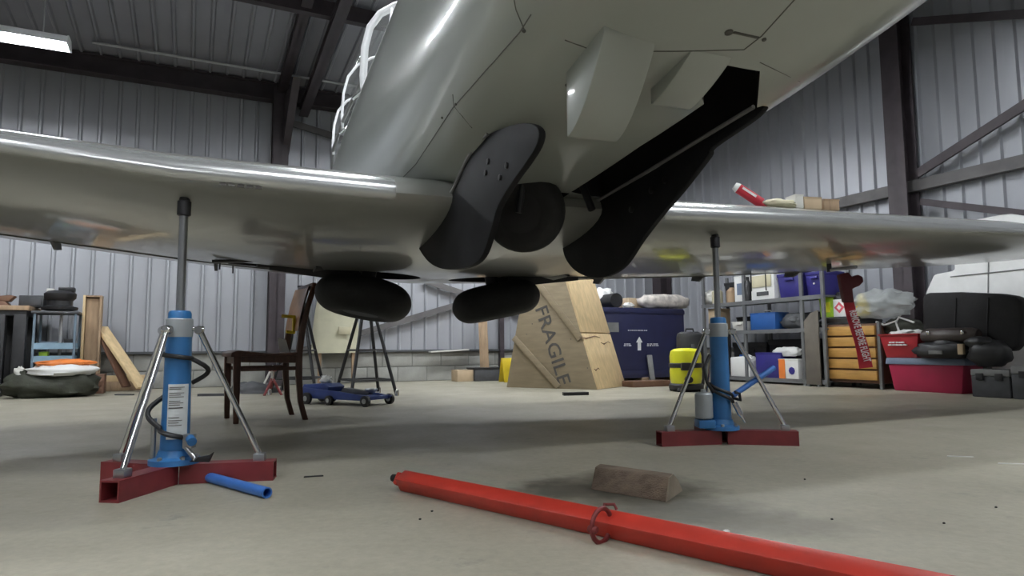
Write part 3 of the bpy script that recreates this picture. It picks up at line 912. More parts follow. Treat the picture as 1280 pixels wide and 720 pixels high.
def arcpts(r, a0, a1, za, zb, n=16, bulge=0):
    return [Vector(((r + bulge * math.sin(pi * i / n)) * math.cos(math.radians(a0 + (a1 - a0) * i / n)), (r + bulge * math.sin(pi * i / n)) * math.sin(math.radians(a0 + (a1 - a0) * i / n)), za + (zb - za) * i / n)) for i in range(n + 1)]
hs = MB()
hs.tube(arcpts(.056, 200, 350, .46, .44, bulge=.0) + arcpts(.056, 352, 420, .438, .35, 8, .045), .0085, 8)
hs.tube(arcpts(.058, 150, 235, .31, .20, 10, .035) + arcpts(.058, 238, 330, .19, .16, 10, .01), .009, 8)
hs.build('hose', 'hose', jl)
vb = MB()
vb.box((.066, -.03, .15), (.035, .035, .05)); vb.tube([(.06, -.04, .13), (.105, -.06, .09)], .010, 8)
vb.build('valve_block', 'steel', jl, .004)
MB().tube([(.078, -.05, .16), (.095, -.07, .152)], .016, 12).build('valve_knob', 'blue_jack', jl)
MB().prism([(.08, -.06, .082), (.15, -.06, .08), (.165, -.06, .115), (.15, -.06, .105), (.11, -.06, .098)], (0, .012, 0)).build('release_pedal', 'black', jl, .002)
MB().tube([(-.062, -.03, .09), (-.062, -.03, .23)], .009, 10).build('gauge_pipe', 'steel', jl)

jr, z0, H = jack('tripod_jack', 'blue tripod jack with grey oil reservoir and pump handle, under the right wing', JRp, (192, 347, 92), (.33, .345, .33), wing_under(JRp, 1) + .004)
MB().lathe([(.036, .135), (.042, .14), (.042, .25), (.036, .258), (.014, .26), (.012, .275)], (-.095, -.04, -.01), n=24).build('reservoir', 'greyband', jr, 0, 30)
MB().tube([(-.095, -.04, .145), (-.095, -.04, .09)], .010, 8).build('reservoir_pipe', 'steel', jr)
MB().box((-.09, -.03, .10), (.08, .09, .04)).build('pump_block', 'blue_jack', jr, .006)
hs = MB()
hs.tube([(-.05, -.05, .25), (-.085, -.07, .30), (-.09, -.05, .37), (-.055, -.03, .43)], .008, 8)
hs.tube(arcpts(.056, 190, 350, .29, .22, 14, .01) + [Vector((.09, -.02, .21)), Vector((.075, -.05, .245)), Vector((.05, -.06, .25))], .008, 8)
hs.tube(arcpts(.058, 200, 330, .27, .20, 14, .01), .008, 8)
hs.build('hose', 'hose', jr)
MB().tube([(.045, -.05, .235), (.27, .0, .365)], .0135, 12).build('pump_handle', 'handle_blue', jr)
vb = MB(); vb.tube([(.05, -.05, .20), (.075, -.06, .145)], .014, 10); vb.tube([(.075, -.06, .145), (.095, -.065, .105)], [.011, .004], 8); vb.build('release_valve', 'chrome', jr)

# ------------------------------------------------------------------ on the floor in front
a, b = fl(256, 595, .018), fl(334, 616, .018)
o = MB()
d = (b - a)
o.tube([Vector((0, 0, 0)), d], .0175, 16, cap=False); o.tube([Vector((0, 0, 0)), d], .0135, 16, cap=False)
for e in (Vector((0, 0, 0)), d):
    dn = d.normalized(); x = dn.cross(Vector((0, 0, 1))).normalized(); y = x.cross(dn); vs = []
    for r in (.0135, .0175):
        for k in range(16): q = 2 * pi * k / 16; vs.append(e + (x * math.cos(q) + y * math.sin(q)) * r)
    o.add(vs, [(k, (k + 1) % 16, 16 + (k + 1) % 16, 16 + k) for k in range(16)])
o = o.build('jack_handle', 'handle_blue'); o.location = a
tag(o, 'short blue hollow tube lying on the floor beside the left jack', 'tube')

ta, tb = fl(503, 605, .022), fl(1045, 722, .022)
dv = (tb - ta); dn = dv.normalized()
tow = thing('tow_bar', 'long red square steel tow bar lying across the floor', 'tow bar', ta)
far = dn * (dv.length + .55)
MB().bar((0, 0, .012), far + Vector((0, 0, .012)), .050, .050, .5).build('bar', 'tow_red', tow, .004)
MB().bar((0, 0, .012), -dn * .02 + Vector((0, 0, .012)), .042, .042, .5).build('end_plate', 'tow_red', tow, .006)
MB().tube([-dn * .012 + Vector((0, 0, .014)), -dn * .05 + Vector((0, 0, .014))], .013, 10).build('tip', 'black', tow)
pc = fl(752, 662, .03) - ta
cl = MB()
sx = Vector((0, 0, 1)).cross(dn)
ring = [pc + (sx * math.cos(q) + Vector((0, 0, 1)) * math.sin(q)) * .040 + Vector((0, 0, .010)) for q in [2 * pi * k / 18 for k in range(19)]]
cl.tube(ring, .006, 8, False)
cl.build('clamp_ring', 'tow_dark', tow)
MB().tube([pc + sx * .01 + Vector((0, 0, .045)), pc + Vector((.01, .02, .055)), pc + Vector((.035, .02, .055)), pc + Vector((.04, .015, .043))], .004, 8).build('clamp_hook', 'tow_dark', tow)
MB().lathe([(.007, -.012), (.009, -.009), (.009, .009), (.007, .012)], pc + sx * -.036 + Vector((0, 0, .008)), dn, 12).build('clamp_bolt', 'tow_dark', tow)

c0, c1, c2 = fl(738, 612), fl(832, 628), fl(853, 613)
ch = thing('wheel_chock', 'weathered brown wooden chock block lying on an oil stain', 'chock', c0)
lx = c1 - c0; wv = (c2 - c1)
body = MB(); hh = .072
sec = [Vector((0, 0, 0)), wv, wv * .72 + Vector((0, 0, hh * .62)), wv * .45 + Vector((0, 0, hh)), wv * .22 + Vector((0, 0, hh * .95))]
body.prism([s + lx * .0 for s in sec], lx)
body.build('block', 'chock', ch, .005)
body = MB().prism([s * .97 + lx * 1.0 + Vector((0, 0, .001)) for s in sec], lx.normalized() * .003)
body.build('end_grain', 'chock_end', ch)

def scrap(x, y, sz, m, lab, name, shape=0, rz=0.3, cat='debris'):
    p = fl(x, y)
    if shape == 0: mb = MB().blob((0, 0, sz[2] / 2), (sz[0] / 2, sz[1] / 2, sz[2] / 2), .4, 3, seed=x, nu=10, nv=6, flat=-sz[2] / 2 * .8)
    elif shape == 1: mb = MB().prism([(-sz[0] / 2, -sz[1] / 2, 0), (sz[0] / 2, -sz[1] / 3, 0), (sz[0] / 2.2, sz[1] / 2, 0), (0, sz[1] / 2.5, 0), (-sz[0] / 2.2, sz[1] / 2, 0)], (0, 0, sz[2]))
    o = mb.build(name, m); place(o, p, rz); tag(o, lab, cat)
scrap(908, 666, (.018, .014, .008), 'white', 'tiny white paper chip on the floor right of the tow bar', 'paper_chip')
scrap(392, 596, (.07, .012, .004), 'debris', 'thin dark sliver on the floor right of the blue tube', 'floor_sliver', 1)
scrap(156, 494, (.20, .06, .012), 'darkgrey', 'flat black scrap on the floor by the leaning plank', 'rubber_scrap', 1, -.2)
scrap(268, 495, (.32, .05, .025), 'darkgrey', 'dark metal bar on the floor behind the left jack', 'metal_bar', 1, .1, 'bar')
scrap(719, 494, (.26, .10, .03), 'black', 'flat black plate on the floor in front of the plywood crate', 'floor_plate', 1, .2, 'plate')
for i, (x, y) in enumerate(((1040, 650), (1180, 655), (1006, 600), (540, 640), (525, 650), (1245, 635))):
    scrap(x, y, (.008, .007, .005), 'debris', 'tiny dark crumb on the grey concrete floor', 'crumb')
    C.objects[-1]['group'] = 'dark crumbs on the floor'
scrap(1200, 571, (.10, .012, .003), 'white', 'short white tape strip on the floor at right, nearer the red tow bar', 'tape_strip', 1, -.25, 'tape')
scrap(1265, 580, (.10, .012, .003), 'white', 'short white tape strip on the floor nearest the right edge', 'tape_strip', 1, -.25, 'tape')

# ================================================================== chair
pc = (fl(288, 528) + fl(362, 525)) / 2
chair = thing('wooden_chair', 'dark wooden chair with orange-brown ply backrest, seen from the side', 'chair', (-1.70, 4.52, 0), math.radians(211))
def rail(mb, pts, r0, r1, n=4):
    for (p, q) in zip(pts, pts[1:]): mb.bar(p, q, r0, r1)
    return mb
# local x = forward (towards image left after rotation), y = sideways
SW = .20
for sy in (-1, 1):
    MB().frustum((.20, sy * SW, 0), (.032, .032), (.205, sy * SW, .43), (.046, .042)).build('leg', 'darkwood', chair, .004)
    rr = MB()
    pts = [(-.235, 0), (-.20, .12), (-.185, .30), (-.185, .44), (-.20, .60), (-.235, .76), (-.275, .90)]
    vs = []
    for (x, z) in pts:
        wd = .042 if .2 < z < .7 else .034
        for ddx, ddy in ((-wd / 2, -.016), (wd / 2, -.016), (wd / 2, .016), (-wd / 2, .016)): vs.append((x + ddx, sy * SW + ddy, z))
    n = len(pts); fs = [(i * 4 + k, i * 4 + (k + 1) % 4, (i + 1) * 4 + (k + 1) % 4, (i + 1) * 4 + k) for i in range(n - 1) for k in range(4)] + [(3, 2, 1, 0), tuple((n - 1) * 4 + k for k in range(4))]
    rr.add(vs, fs); rr.build('leg', 'darkwood', chair, .003)
    MB().bar((.20, sy * SW, .345), (-.185, sy * SW, .345), .02, .026).build('stretcher', 'darkwood', chair, .003)
    MB().bar((.21, sy * SW, .415), (-.185, sy * SW, .405), .024, .05).build('seat_rail', 'darkwood', chair, .004)
MB().bar((.205, -SW, .405), (.205, SW, .405), .024, .05).build('seat_rail', 'darkwood', chair, .004)
MB().bar((-.19, -SW, .405), (-.19, SW, .405), .024, .05).build('seat_rail', 'darkwood', chair, .004)
st = MB(); vs = []; nx = 12
prof = [(.245, .425), (.24, .455), (.20, .468), (.12, .458), (.02, .446), (-.08, .445), (-.17, .452), (-.18, .43)]
st.prism([(x, -SW - .02, z) for x, z in prof], (0, 2 * SW + .04, 0)); st.build('seat', 'darkwood', chair, .006)
bk = MB(); vs = []
for (x, z) in ((-.205, .60), (-.215, .68), (-.235, .78), (-.262, .88), (-.27, .905)):
    for k in range(7):
        y = -SW + 2 * SW * k / 6; c = -.022 * (1 - (y / SW) ** 2)
        for dx in (0.012, 0.0): vs.append((x + c + dx + .018, y, z))
n = 5; fs = []
for i in range(n - 1):
    for k in range(6):
        a_ = i * 14 + k * 2
        fs += [(a_, a_ + 2, a_ + 16, a_ + 14), (a_ + 1, a_ + 3, a_ + 17, a_ + 15)]
fs += [(k * 2, k * 2 + 2, k * 2 + 3, k * 2 + 1) for k in range(6)] + [(56 + k * 2, 58 + k * 2, 59 + k * 2, 57 + k * 2) for k in range(6)]
bk.add(vs, fs); bk.build('backrest', 'backply', chair)
MB().bar((-.276, -SW - .01, .905), (-.276, SW + .01, .905), .03, .045).build('top_rail', 'darkwood', chair, .006)
cw = chair.matrix_basis
cl = thing('bar_clamp', 'small yellow clamp gripping the backrest of the wooden chair', 'clamp', Matrix.Translation((-1.70, 4.52, 0)) @ Matrix.Rotation(math.radians(211), 4, 'Z') @ Vector((-.195, -.02, .63)), math.radians(211))
MB().bar((0, 0, -.05), (0, 0, .08), .02, .03).build('jaw', 'yellowtool', cl, .004)
MB().bar((0, 0, .07), (.085, 0, .075), .02, .022).build('arm', 'yellowtool', cl, .004)
MB().tube([(.0, 0, -.04), (.05, 0, -.035)], .011, 10).build('screw', 'yellowtool', cl)
o = MB().prism([(-.035, 0, 0), (.03, 0, 0), (.045, 0, .09), (.035, 0, .10), (-.01, 0, .085)], (0, .004, .0)).build('paper_tag', 'white')
place(o, Matrix.Translation((-1.70, 4.52, 0)) @ Matrix.Rotation(math.radians(211), 4, 'Z') @ Vector((-.125, .02, .452)), math.radians(211)); tag(o, 'white paper slip standing on the wooden chair seat', 'paper')

# ================================================================== trestles and floor jack
def trestle(label, loc, rz, H=1.0):
    t = thing('steel_trestle', label, 'trestle', loc, rz, 'black trestles behind the wheels')
    for sx, sy in ((-1, -1), (1, -1), (1, 1), (-1, 1)):
        f_ = (sx * .235, sy * .26, .0); tp = (sx * .03, sy * .03, H)
        lg = MB().tube([f_, tp], .017, 10).build('leg', 'black', t)
        MB().lathe([(.024, 0), (.022, .05), (.018, .06)], f_, n=12).build('foot', 'chrome', lg)
    for z in (.16, .46):
        k = 1 - z / H; ax_, ay_ = .03 + .205 * k, .03 + .23 * k
        for p, q in (((-ax_, -ay_, z), (ax_, -ay_, z)), ((ax_, -ay_, z), (ax_, ay_, z)), ((ax_, ay_, z), (-ax_, ay_, z)), ((-ax_, ay_, z), (-ax_, -ay_, z))):
            MB().tube([p, q], .010, 8).build('crossbar', 'black', t)
    MB().lathe([(.05, H - .04), (.055, H), (.055, H + .03), (.02, H + .035)], n=16).build('head', 'black', t)
    MB().lathe([(.02, H), (.02, H + .14), (.035, H + .15), (.035, H + .17)], n=14).build('screw_post', 'black', t)
    return t
trestle('black steel trestle standing behind the left main wheel', (-1.50, 6.75, 0), .55)
trestle('black steel trestle standing behind the wooden chair', (-2.33, 7.2, 0), .1)

pj = fl(432, 505)
fj = thing('trolley_jack', 'low blue trolley jack on small wheels behind the wooden chair', 'trolley jack', pj, math.radians(-28))
fr = MB()
for sy in (-1, 1):
    fr.prism([(-.40, sy * .13 - .006, .05), (.36, sy * .13 - .006, .045), (.40, sy * .13 - .006, .075), (.05, sy * .13 - .006, .115), (-.36, sy * .13 - .006, .14), (-.42, sy * .13 - .006, .10)], (0, .012, 0))
fr.box((0, 0, .07), (.62, .25, .012)); fr.box((.34, 0, .065), (.05, .27, .03))
fr.build('frame', 'bluejackfloor', fj, .003)
MB().prism([(-.42, -.10, .10), (-.12, -.10, .10), (-.10, -.10, .15), (-.16, -.10, .175), (-.40, -.10, .165)], (0, .20, 0)).build('power_unit', 'bluejackfloor', fj, .008)
MB().prism([(-.05, -.035, .09), (.26, -.035, .085), (.30, -.035, .11), (.0, -.035, .14)], (0, .07, 0)).build('lift_arm', 'darkgrey', fj, .004)
MB().lathe([(.02, .10), (.045, .115), (.055, .13), (.05, .14)], (.28, 0, 0), n=16).build('saddle', 'steel', fj)
MB().tube([(-.30, 0, .16), (-.62, .10, .11)], .014, 8).build('handle_socket', 'darkgrey', fj)
for (x, y, r) in ((.35, -.155, .045), (.35, .155, .045), (-.30, -.155, .05), (-.30, .155, .05), (-.05, -.15, .04), (-.42, .15, .04)):
    wh = MB().lathe([(r * .5, -.018), (r, -.014), (r, .014), (r * .5, .018)], (x, y, r), (0, 1, 0), 20).build('wheel', 'black', fj, 0, 30)
    MB().lathe([(r * .45, -.022), (r * .45, .022)], (x, y, r), (0, 1, 0), 14).build('hub', 'steel', wh)
o = MB().blob((0, 0, .03), (.05, .035, .035), .6, 4, seed=3, flat=-.025).build('paper_rag', 'white'); place(o, fj.location + Vector((-.20, .10, .172)), 0); tag(o, 'crumpled white rag lying on the blue trolley jack', 'rag')
o = thing('grey_creeper', 'low dark grey folded sheet behind the wooden chair legs', 'sheet', fl(317, 491))
MB().blob((0, 0, .0), (.27, .2, .12), .35, 2.5, seed=8, flat=.002).build('sheet', 'darkgrey', o)
MB().tube([(.12, -.02, .1), (.20, .02, .30)], .012, 8).build('support_rod', 'offwhite', o)
st = thing('axle_stand', 'small dark red axle stand behind the wooden chair', 'stand', fl(340, 494))
for q in range(3): MB().tube([(.10 * math.cos(q * 2.1), .10 * math.sin(q * 2.1), 0), (0, 0, .18)], .014, 8).build('leg', 'tow_dark', st)
MB().tube([(0, 0, .15), (0, 0, .25)], .018, 8).build('post', 'chrome', st)
MB().box((0, 0, .255), (.08, .03, .02)).build('saddle', 'tow_dark', st, .004)

# ================================================================== along the back wall, left
VL = 8.55
def thB(name, label, cat, box, vf, zb=0.0, group=None):
    c, w_, h_ = FB(*box, vf, zb); return thing(name, label, cat, c, RZ_B, group), w_, h_
# workbench at the frame's left edge
t, w_, h_ = thB('workbench', 'dark workbench with wooden top at the left edge', 'workbench', (-75, 372, 34, 490), VL)
MB().box((0, .3, h_ - .10), (w_, .62, .05)).build('top', 'oldwood', t, .005)
MB().box((0, .3, h_ - .15), (w_ - .05, .56, .06)).build('apron', 'black', t)
for x in (-w_ / 2 + .08, 0.10, w_ / 2 - .08):
    for y in (.06, .54): MB().box((x, y, (h_ - .17) / 2), (.11, .09, h_ - .17)).build('leg', 'black', t, .004)
MB().box((-.2, .3, .18), (w_ - .3, .5, .03)).build('lower_shelf', 'black', t)
bz, bc = h_ - .075, t.location
vc_ = thing('bench_vice', 'dark brown vice standing on the workbench', 'vice', bc + U * (w_ / 2 - .33) + V * .2 + Vector((0, 0, bz)), RZ_B)
MB().frustum((0, 0, 0), (.26, .16), (0, 0, .05), (.18, .14)).build('base', 'brownwood', vc_, .006)
MB().prism([(-.12, -.06, .05), (.12, -.06, .05), (.17, -.06, .11), (.12, -.06, .12), (-.10, -.06, .09)], (0, .12, 0)).build('jaw', 'brownwood', vc_, .006)
o = MB(); o.box((0, 0, .065), (.24, .20, .13)); o.box((0, -.105, .065), (.2, .01, .1)); o = o.build('grey_box', 'darkgrey', None, .006)
place(o, bc + U * (w_ / 2 - .02) + V * .38 + Vector((0, 0, bz)), RZ_B - .2); tag(o, 'small dark grey box on the end of the workbench', 'box')
# small trolley rack
t, w_, h_ = thB('rack_trolley', 'blue-grey wire rack trolley with two trays by the workbench', 'trolley', (36, 388, 96, 488), VL + .05)
for sx in (-1, 1):
    for y in (.02, .36): MB().tube([(sx * (w_ / 2 - .03), y, 0), (sx * (w_ / 2 - .03), y, h_ - .02)], .013, 8).build('post', 'bluegrey', t)
for z, mm in ((.18, 'darkgrey'), (.36, 'tray'), (.50, 'tray')):
    tr = MB(); tr.box((0, .19, z), (w_ - .04, .36, .015)); tr.box((0, .02, z + .03), (w_ - .04, .012, .06)); tr.box((0, .36, z + .03), (w_ - .04, .012, .06))
    tr.build('tray', mm, t)
MB().box((0, .19, h_ - .02), (w_, .40, .03)).build('top', 'darkgrey', t, .008)
MB().tube([(.03, .19, .2), (.03, .19, h_ - .03)], .016, 8).build('centre_pole', 'conduit', t)
tc = t.location; tz = h_
for i, (x, z, sx, sz, m, nm, lb) in enumerate(((-.06, .5075, .14, .06, 'bluegrey', 'parts_bin', 'blue-grey parts bin on the upper tray of the rack trolley'), (-.10, .3675, .08, .09, 'lime', 'green_tin', 'small green tin on the lower tray of the rack trolley'), (.13, .5075, .10, .09, 'black', 'black_tin', 'black tin on the upper tray of the rack trolley'))):
    o = MB().frustum((0, 0, 0), (sx * .85, .10), (0, 0, sz), (sx, .12))
    o.frustum((0, 0, sz), (sx * 1.04, .125), (0, 0, sz + .008), (sx * 1.04, .125))
    o = o.build(nm, m, None, .004); place(o, tc + U * x + V * .13 + Vector((0, 0, z)), RZ_B); tag(o, lb, 'bin' if i == 0 else 'tin')
mc = thing('bench_machine', 'black rounded machine standing on the rack trolley', 'machine', tc + V * .19 + U * .01 + Vector((0, 0, tz - .005)), RZ_B)
MB().lathe([(.05, 0), (.17, .02), (.175, .05), (.12, .07), (.12, .12), (.15, .15), (.155, .20), (.12, .23), (.08, .235)], n=26).build('body', 'black', mc, 0, 40)
MB().box((.06, 0, .25), (.15, .12, .05)).build('handle', 'black', mc, .01)
MB().box((-.09, -.02, .235), (.07, .06, .04)).build('switch_box', 'offwhite', mc, .006)
# bag heap
p = onV(62, 491, 8.02); p.z = 0
bg = thing('refuse_bag', 'bulging dark green refuse bag on the floor by the workbench', 'bag', p + V * .18, RZ_B)
MB().blob((0, 0, .14), (.40, .22, .15), .35, 2.6, seed=2, flat=-.139, sq=.75).build('bag', 'olivebag', bg)
MB().blob((-.28, -.05, .24), (.05, .05, .08), .4, 3, seed=5).build('knot', 'offwhite', bg)
o = MB().blob((0, 0, 0), (.30, .20, .075), .35, 3, seed=9, flat=-.05).build('white_sack', 'white'); place(o, p + V * .12 + U * .08 + Vector((0, 0, .27)), RZ_B); tag(o, 'white plastic sack lying on the dark green bag', 'sack')
o = MB().blob((0, 0, 0), (.26, .16, .04), .35, 3, seed=12, flat=-.03).build('orange_cloth', 'orange'); place(o, p + V * .16 + U * .10 + Vector((0, 0, .345)), RZ_B); tag(o, 'orange cloth on top of the white sack', 'cloth')
bt = thing('spray_bottle', 'small purple bottle with white cap on the floor', 'bottle', onV(106, 492, 8.45) * Vector((1, 1, 0)), 0)
MB().lathe([(.03, 0), (.032, .01), (.032, .09), (.02, .12), (.012, .13)], n=16).build('body', 'purplebottle', bt)
MB().lathe([(.013, .13), (.016, .135), (.014, .175), (.008, .18)], n=14).build('cap', 'white', bt)
# boards
def board(name, label, b0, b1, wd, th, m, cat='board', axis=None):
    b0, b1 = Vector(b0), Vector(b1)
    o = MB().bar((0, 0, 0), b1 - b0, wd, th).build(name, m, None, .003); o.location = b0
    return tag(o, label, cat)
c, w_, h_ = FB(101, 369, 125, 486, 8.85, 0)
tb_ = thing('plywood_box', 'tall narrow open plywood box standing against the back wall', 'box', c, RZ_B)
MB().box((0, .13, h_ / 2), (w_, .015, h_)).build('back_board', 'pine', tb_)
for sx in (-1, 1): MB().box((sx * (w_ / 2 - .012), .065, h_ / 2), (.024, .13, h_)).build('side_board', 'oldwood' if sx > 0 else 'pine', tb_, .002)
MB().box((0, .065, h_ - .01), (w_ - .05, .13, .02)).build('end_board', 'oldwood', tb_, .002)
MB().box((0, .07, h_ * .5), (w_ - .06, .06, h_ - .06)).build('filler_board', 'oldwood', tb_)
c, w_, h_ = FB(107, 468, 130, 490, 8.55, 0)
o = MB(); o.box((0, .11, h_ / 2), (w_, .22, h_)); o.box((0, -.004, h_ / 2), (w_ * .8, .01, h_ * .3)); o = o.build('brown_box', 'brownwood', None, .006); place(o, c, RZ_B); tag(o, 'dark brown wooden box on the floor before the tall plywood box', 'box')
pa, pb_ = onV(178, 484, 8.62), onV(127, 409, 9.0); pa.z = .05
o = MB().bar((0, 0, 0), pb_ - pa, .15, .035).build('leaning_plank', 'pine', None, .003); o.location = pa; tag(o, 'pale plank leaning against the back wall', 'plank')
pa, pb_ = onV(158, 486, 8.72), onV(128, 420, 8.95); pa.z = .06
o = MB().bar((0, 0, 0), pb_ - pa, .11, .03).build('leaning_plank', 'brownwood', None, .003); o.location = pa; tag(o, 'dark brown plank leaning behind the pale one', 'plank')
c, w_, h_ = FB(128, 464, 178, 478, 8.98, 0)
o = MB().box((0, .08, .055), (w_ * 1.1, .11, .11)).build('timber_beam', 'oldwood', None, .006); place(o, c, RZ_B); tag(o, 'lower squared timber lying along the back wall', 'timber')
o = MB().box((0, .08, .145), (w_ * 1.25, .09, .07)).build('timber_beam', 'pine', None, .006); place(o, c + U * .05, RZ_B); tag(o, 'upper squared timber stacked along the back wall', 'timber')
# cream cowling leaning on the back wall
c, w_, h_ = FB(392, 366, 452, 440, 9.0, .0)
cwl = thing('engine_cowling', 'cream rounded cowling standing against the back wall', 'cowling', c, RZ_B)
vs, fs, nu, nv = [], [], 20, 10
for j in range(nv + 1):
    for i in range(nu + 1):
        x = (i / nu - .5) * 2; z = j / nv
        vs.append((x * w_ / 2 * (1 - .25 * z * z), .12 - .16 * math.sqrt(max(0, 1 - x * x)) * (1 - .5 * z), .42 + (h_ - .42) * z))
for j in range(nv):
    for i in range(nu): a_ = j * (nu + 1) + i; fs.append((a_, a_ + 1, a_ + nu + 2, a_ + nu + 1))
cm = MB(); cm.add(vs, fs); off = len(vs)
cm.add([(x, y + .012, z) for x, y, z in vs], [tuple(reversed(f)) for f in fs])
cm.build('shell', 'cowling', cwl)
for sx in (-1, 1): MB().bar((sx * w_ * .35, .06, 0), (sx * w_ * .35, .06, .45), .04, .04).build('stand_leg', 'oldwood', cwl)
MB().box((.08, -.055, .72), (.16, .02, .10)).build('access_plate', 'cream', cwl, .004)
# clutter by the post
def boxB(name, label, cat, px, vf, dep, m, zb=0.0, lid=None):
    c, w_, h_ = FB(*px, vf, zb)
    t = thing(name, label, cat, c, RZ_B)
    MB().box((0, dep / 2, h_ / 2), (w_, dep, h_)).build('body', m, t, .006)
    if lid: MB().box((0, dep / 2, h_ + .008), (w_ + .02, dep + .02, .02)).build('lid', lid, t, .004)
    else:
        for sx in (-1, 1): MB().box((sx * w_ * .25, dep / 2, h_ + .003), (w_ * .48, dep * .98, .006), Matrix.Rotation(sx * .02, 3, 'Y')).build('flap', m, t)
    return t
boxB('carton', 'small brown carton against the back wall blocks', 'carton', (572, 463, 592, 479), 8.75, .25, 'cardboard')
boxB('tool_chest', 'low black chest on the floor beside the steel post', 'chest', (594, 461, 629, 478), 8.7, .3, 'darkgrey', lid='black')
pa, pb_ = onV(606, 462, 8.85), onV(603, 392, 8.95)
o = MB().bar((0, 0, 0), pb_ - pa, .13, .05).build('timber_offcut', 'oldwood', None, .004); o.location = pa; tag(o, 'short upright timber offcut standing on the black chest', 'timber')
pa, pb_ = onV(537, 440, 9.1), onV(585, 437, 9.1)
o = MB().bar((0, 0, 0), pb_ - pa, .10, .02).build('white_strip', 'offwhite', None, .003); o.location = pa; tag(o, 'pale flat strip lying on the block wall ledge', 'strip')
c = onV(631, 484, 8.3); c.z = 0
yl = thing('caution_board', 'small yellow folding board behind the plywood crate', 'sign', c + U * .03, RZ_B)
for sy in (-1, 1): MB().bar((0, sy * .09, 0), (0, sy * .01, .33), .16, .012).build('panel', 'yellowtool', yl, .002)

# ================================================================== plywood crate
q0, q1, q2 = fl(633, 484), fl(747, 487), fl(779, 483)
cr = thing('plywood_crate', 'tapered plywood crate marked FRAGILE leaning beside the blue crate', 'crate', q0)
ex = (q1 - q0); exn = ex.normalized(); dep = q2 - q1
back = Vector((-exn.y, exn.x, 0))
if back.y < 0: back = -back
dep = back * .05 + (q2 - q1)
nrm = -back
def onface(x, y):
    return on(x, y, back, q0.dot(back)) - q0
fp = [onface(634, 484), onface(747, 487), onface(704, 340), onface(662, 340), onface(648, 400)]
fp[0].z = fp[1].z = 0
cm = MB().prism(fp, dep * .995); 
cm.build('body', 'oldwood', cr, .003)
fpo = [p + nrm * .012 for p in fp]
MB().prism(fp, nrm * .014).build('front_panel', 'plywood', cr, .002)
e1, e2 = fp[1], fp[2]
sn = (e2 - e1).cross(dep).normalized()
if sn.x < 0: sn = -sn
km = .47
MB().prism([e1 + nrm * .014, e1 + dep, e1 + (e2 - e1) * (km - .005) + dep, e1 + (e2 - e1) * (km - .005) + nrm * .014], sn * .018).build('side_board', 'pine', cr, .002)
MB().prism([e1 + (e2 - e1) * (km + .005) + nrm * .014, e1 + (e2 - e1) * (km + .005) + dep, e2 + dep, e2 + nrm * .014], sn * .02).build('side_board', 'pine', cr, .002)
for (a_, b_) in (((672, 352), (727, 424)), ((644, 422), (700, 488))):
    pa, pb_ = onface(*a_) + nrm * .026, onface(*b_) + nrm * .026
    if pb_.z < .02: pb_.z = .02
    d = (pb_ - pa).normalized(); sd_ = d.cross(nrm).normalized() * .035
    MB().prism([pa - sd_, pb_ - sd_, pb_ + sd_, pa + sd_], nrm * .02).build('batten', 'plywood', cr, .002)
for i, (x, y) in enumerate(((666, 405), (659, 418), (714, 424), (705, 396), (735, 460))):
    MB().lathe([(.006, 0), (.005, .004)], onface(x, y) + nrm * .014, nrm, 8).build('nail', 'ink', cr)
for (x, y, l_) in ((737, 421, 26), (757, 428, 12), (746, 461, 7)):
    def onside(xx, yy): 
        r_ = ray(xx, yy); w0 = q0 + e1 + sn * .021
        return CAM + r_ * ((w0 - CAM).dot(sn) / r_.dot(sn)) - q0
    MB().tube([onside(x - l_ / 2, y), onside(x - l_ / 6, y + 2), onside(x + l_ / 4, y - 1), onside(x + l_ / 2, y + 1)], [.002, .007, .005, .002], 6).build('split', 'brownwood', cr)
tm = text_mb('FRAGILE', .20, .002, .001)
pa, pb_ = onface(676, 384), onface(706, 480)
d = (pb_ - pa); L_ = d.length; dn_ = d.normalized(); upv = nrm.cross(dn_).normalized()
sx_ = L_ / max(.1, (max(v[0] for v in tm.v) - min(v[0] for v in tm.v)))
M_ = Matrix((dn_, upv, nrm)).transposed().to_4x4()
xform(tm, Matrix.Translation((pa + pb_) / 2 + nrm * .017) @ M_ @ Matrix.Diagonal((sx_, 1.15, 1, 1)))
tm.build('lettering', 'ink', cr)

# ================================================================== blue crate and what lies on it
bA = fl(764, 478); bB = fl(858, 473)
vfb = 7.35
c, w_, h_ = FB(752, 385, 856, 472, vfb, 0)
bc_ = thing('blue_crate', 'large navy blue crate with white stencilled arrow', 'crate', c, RZ_B)
MB().box((0, .35, .05 + (h_ - .05) / 2), (w_, .7, h_ - .05)).build('body', 'navy', bc_, .01)
for sx in (-1, 0, 1): MB().box((sx * (w_ / 2 - .08), .35, .03), (.12, .7, .06)).build('skid', 'oldwood', bc_, .004)
for z in (.12, h_ - .05): MB().box((0, -.008, z), (w_, .016, .06)).build('rail', 'navy', bc_, .003)
def face(x, y):
    p = onV(x, y, vfb); return Vector(((p - c).dot(U), 0, p.z))
ar = [(797, 438), (797, 428), (795, 428), (799, 421), (803, 428), (801, 428), (801, 438)]
MB().prism([face(x, y) + Vector((0, -.001, 0)) for x, y in ar], (0, -.003, 0)).build('arrow_mark', 'white', bc_)
for (x, y, wd, tx) in ((797, 413, .30, 'THIS WAY UP'), (785, 430, .11, 'TOP'), (816, 430, .17, 'TOP')):
    p = face(x, y)
    rows = 1 if y < 420 else 2
    for r in range(rows):
        mb = MB(); k = 0; xx = -wd / 2
        while xx < wd / 2:
            l_ = .012 + random.random() * .02
            mb.box(p + Vector((xx, -.002, -.022 * r)), (l_, .003, .014)); xx += l_ + .012
        mb.build('stencil_line', 'white', bc_)
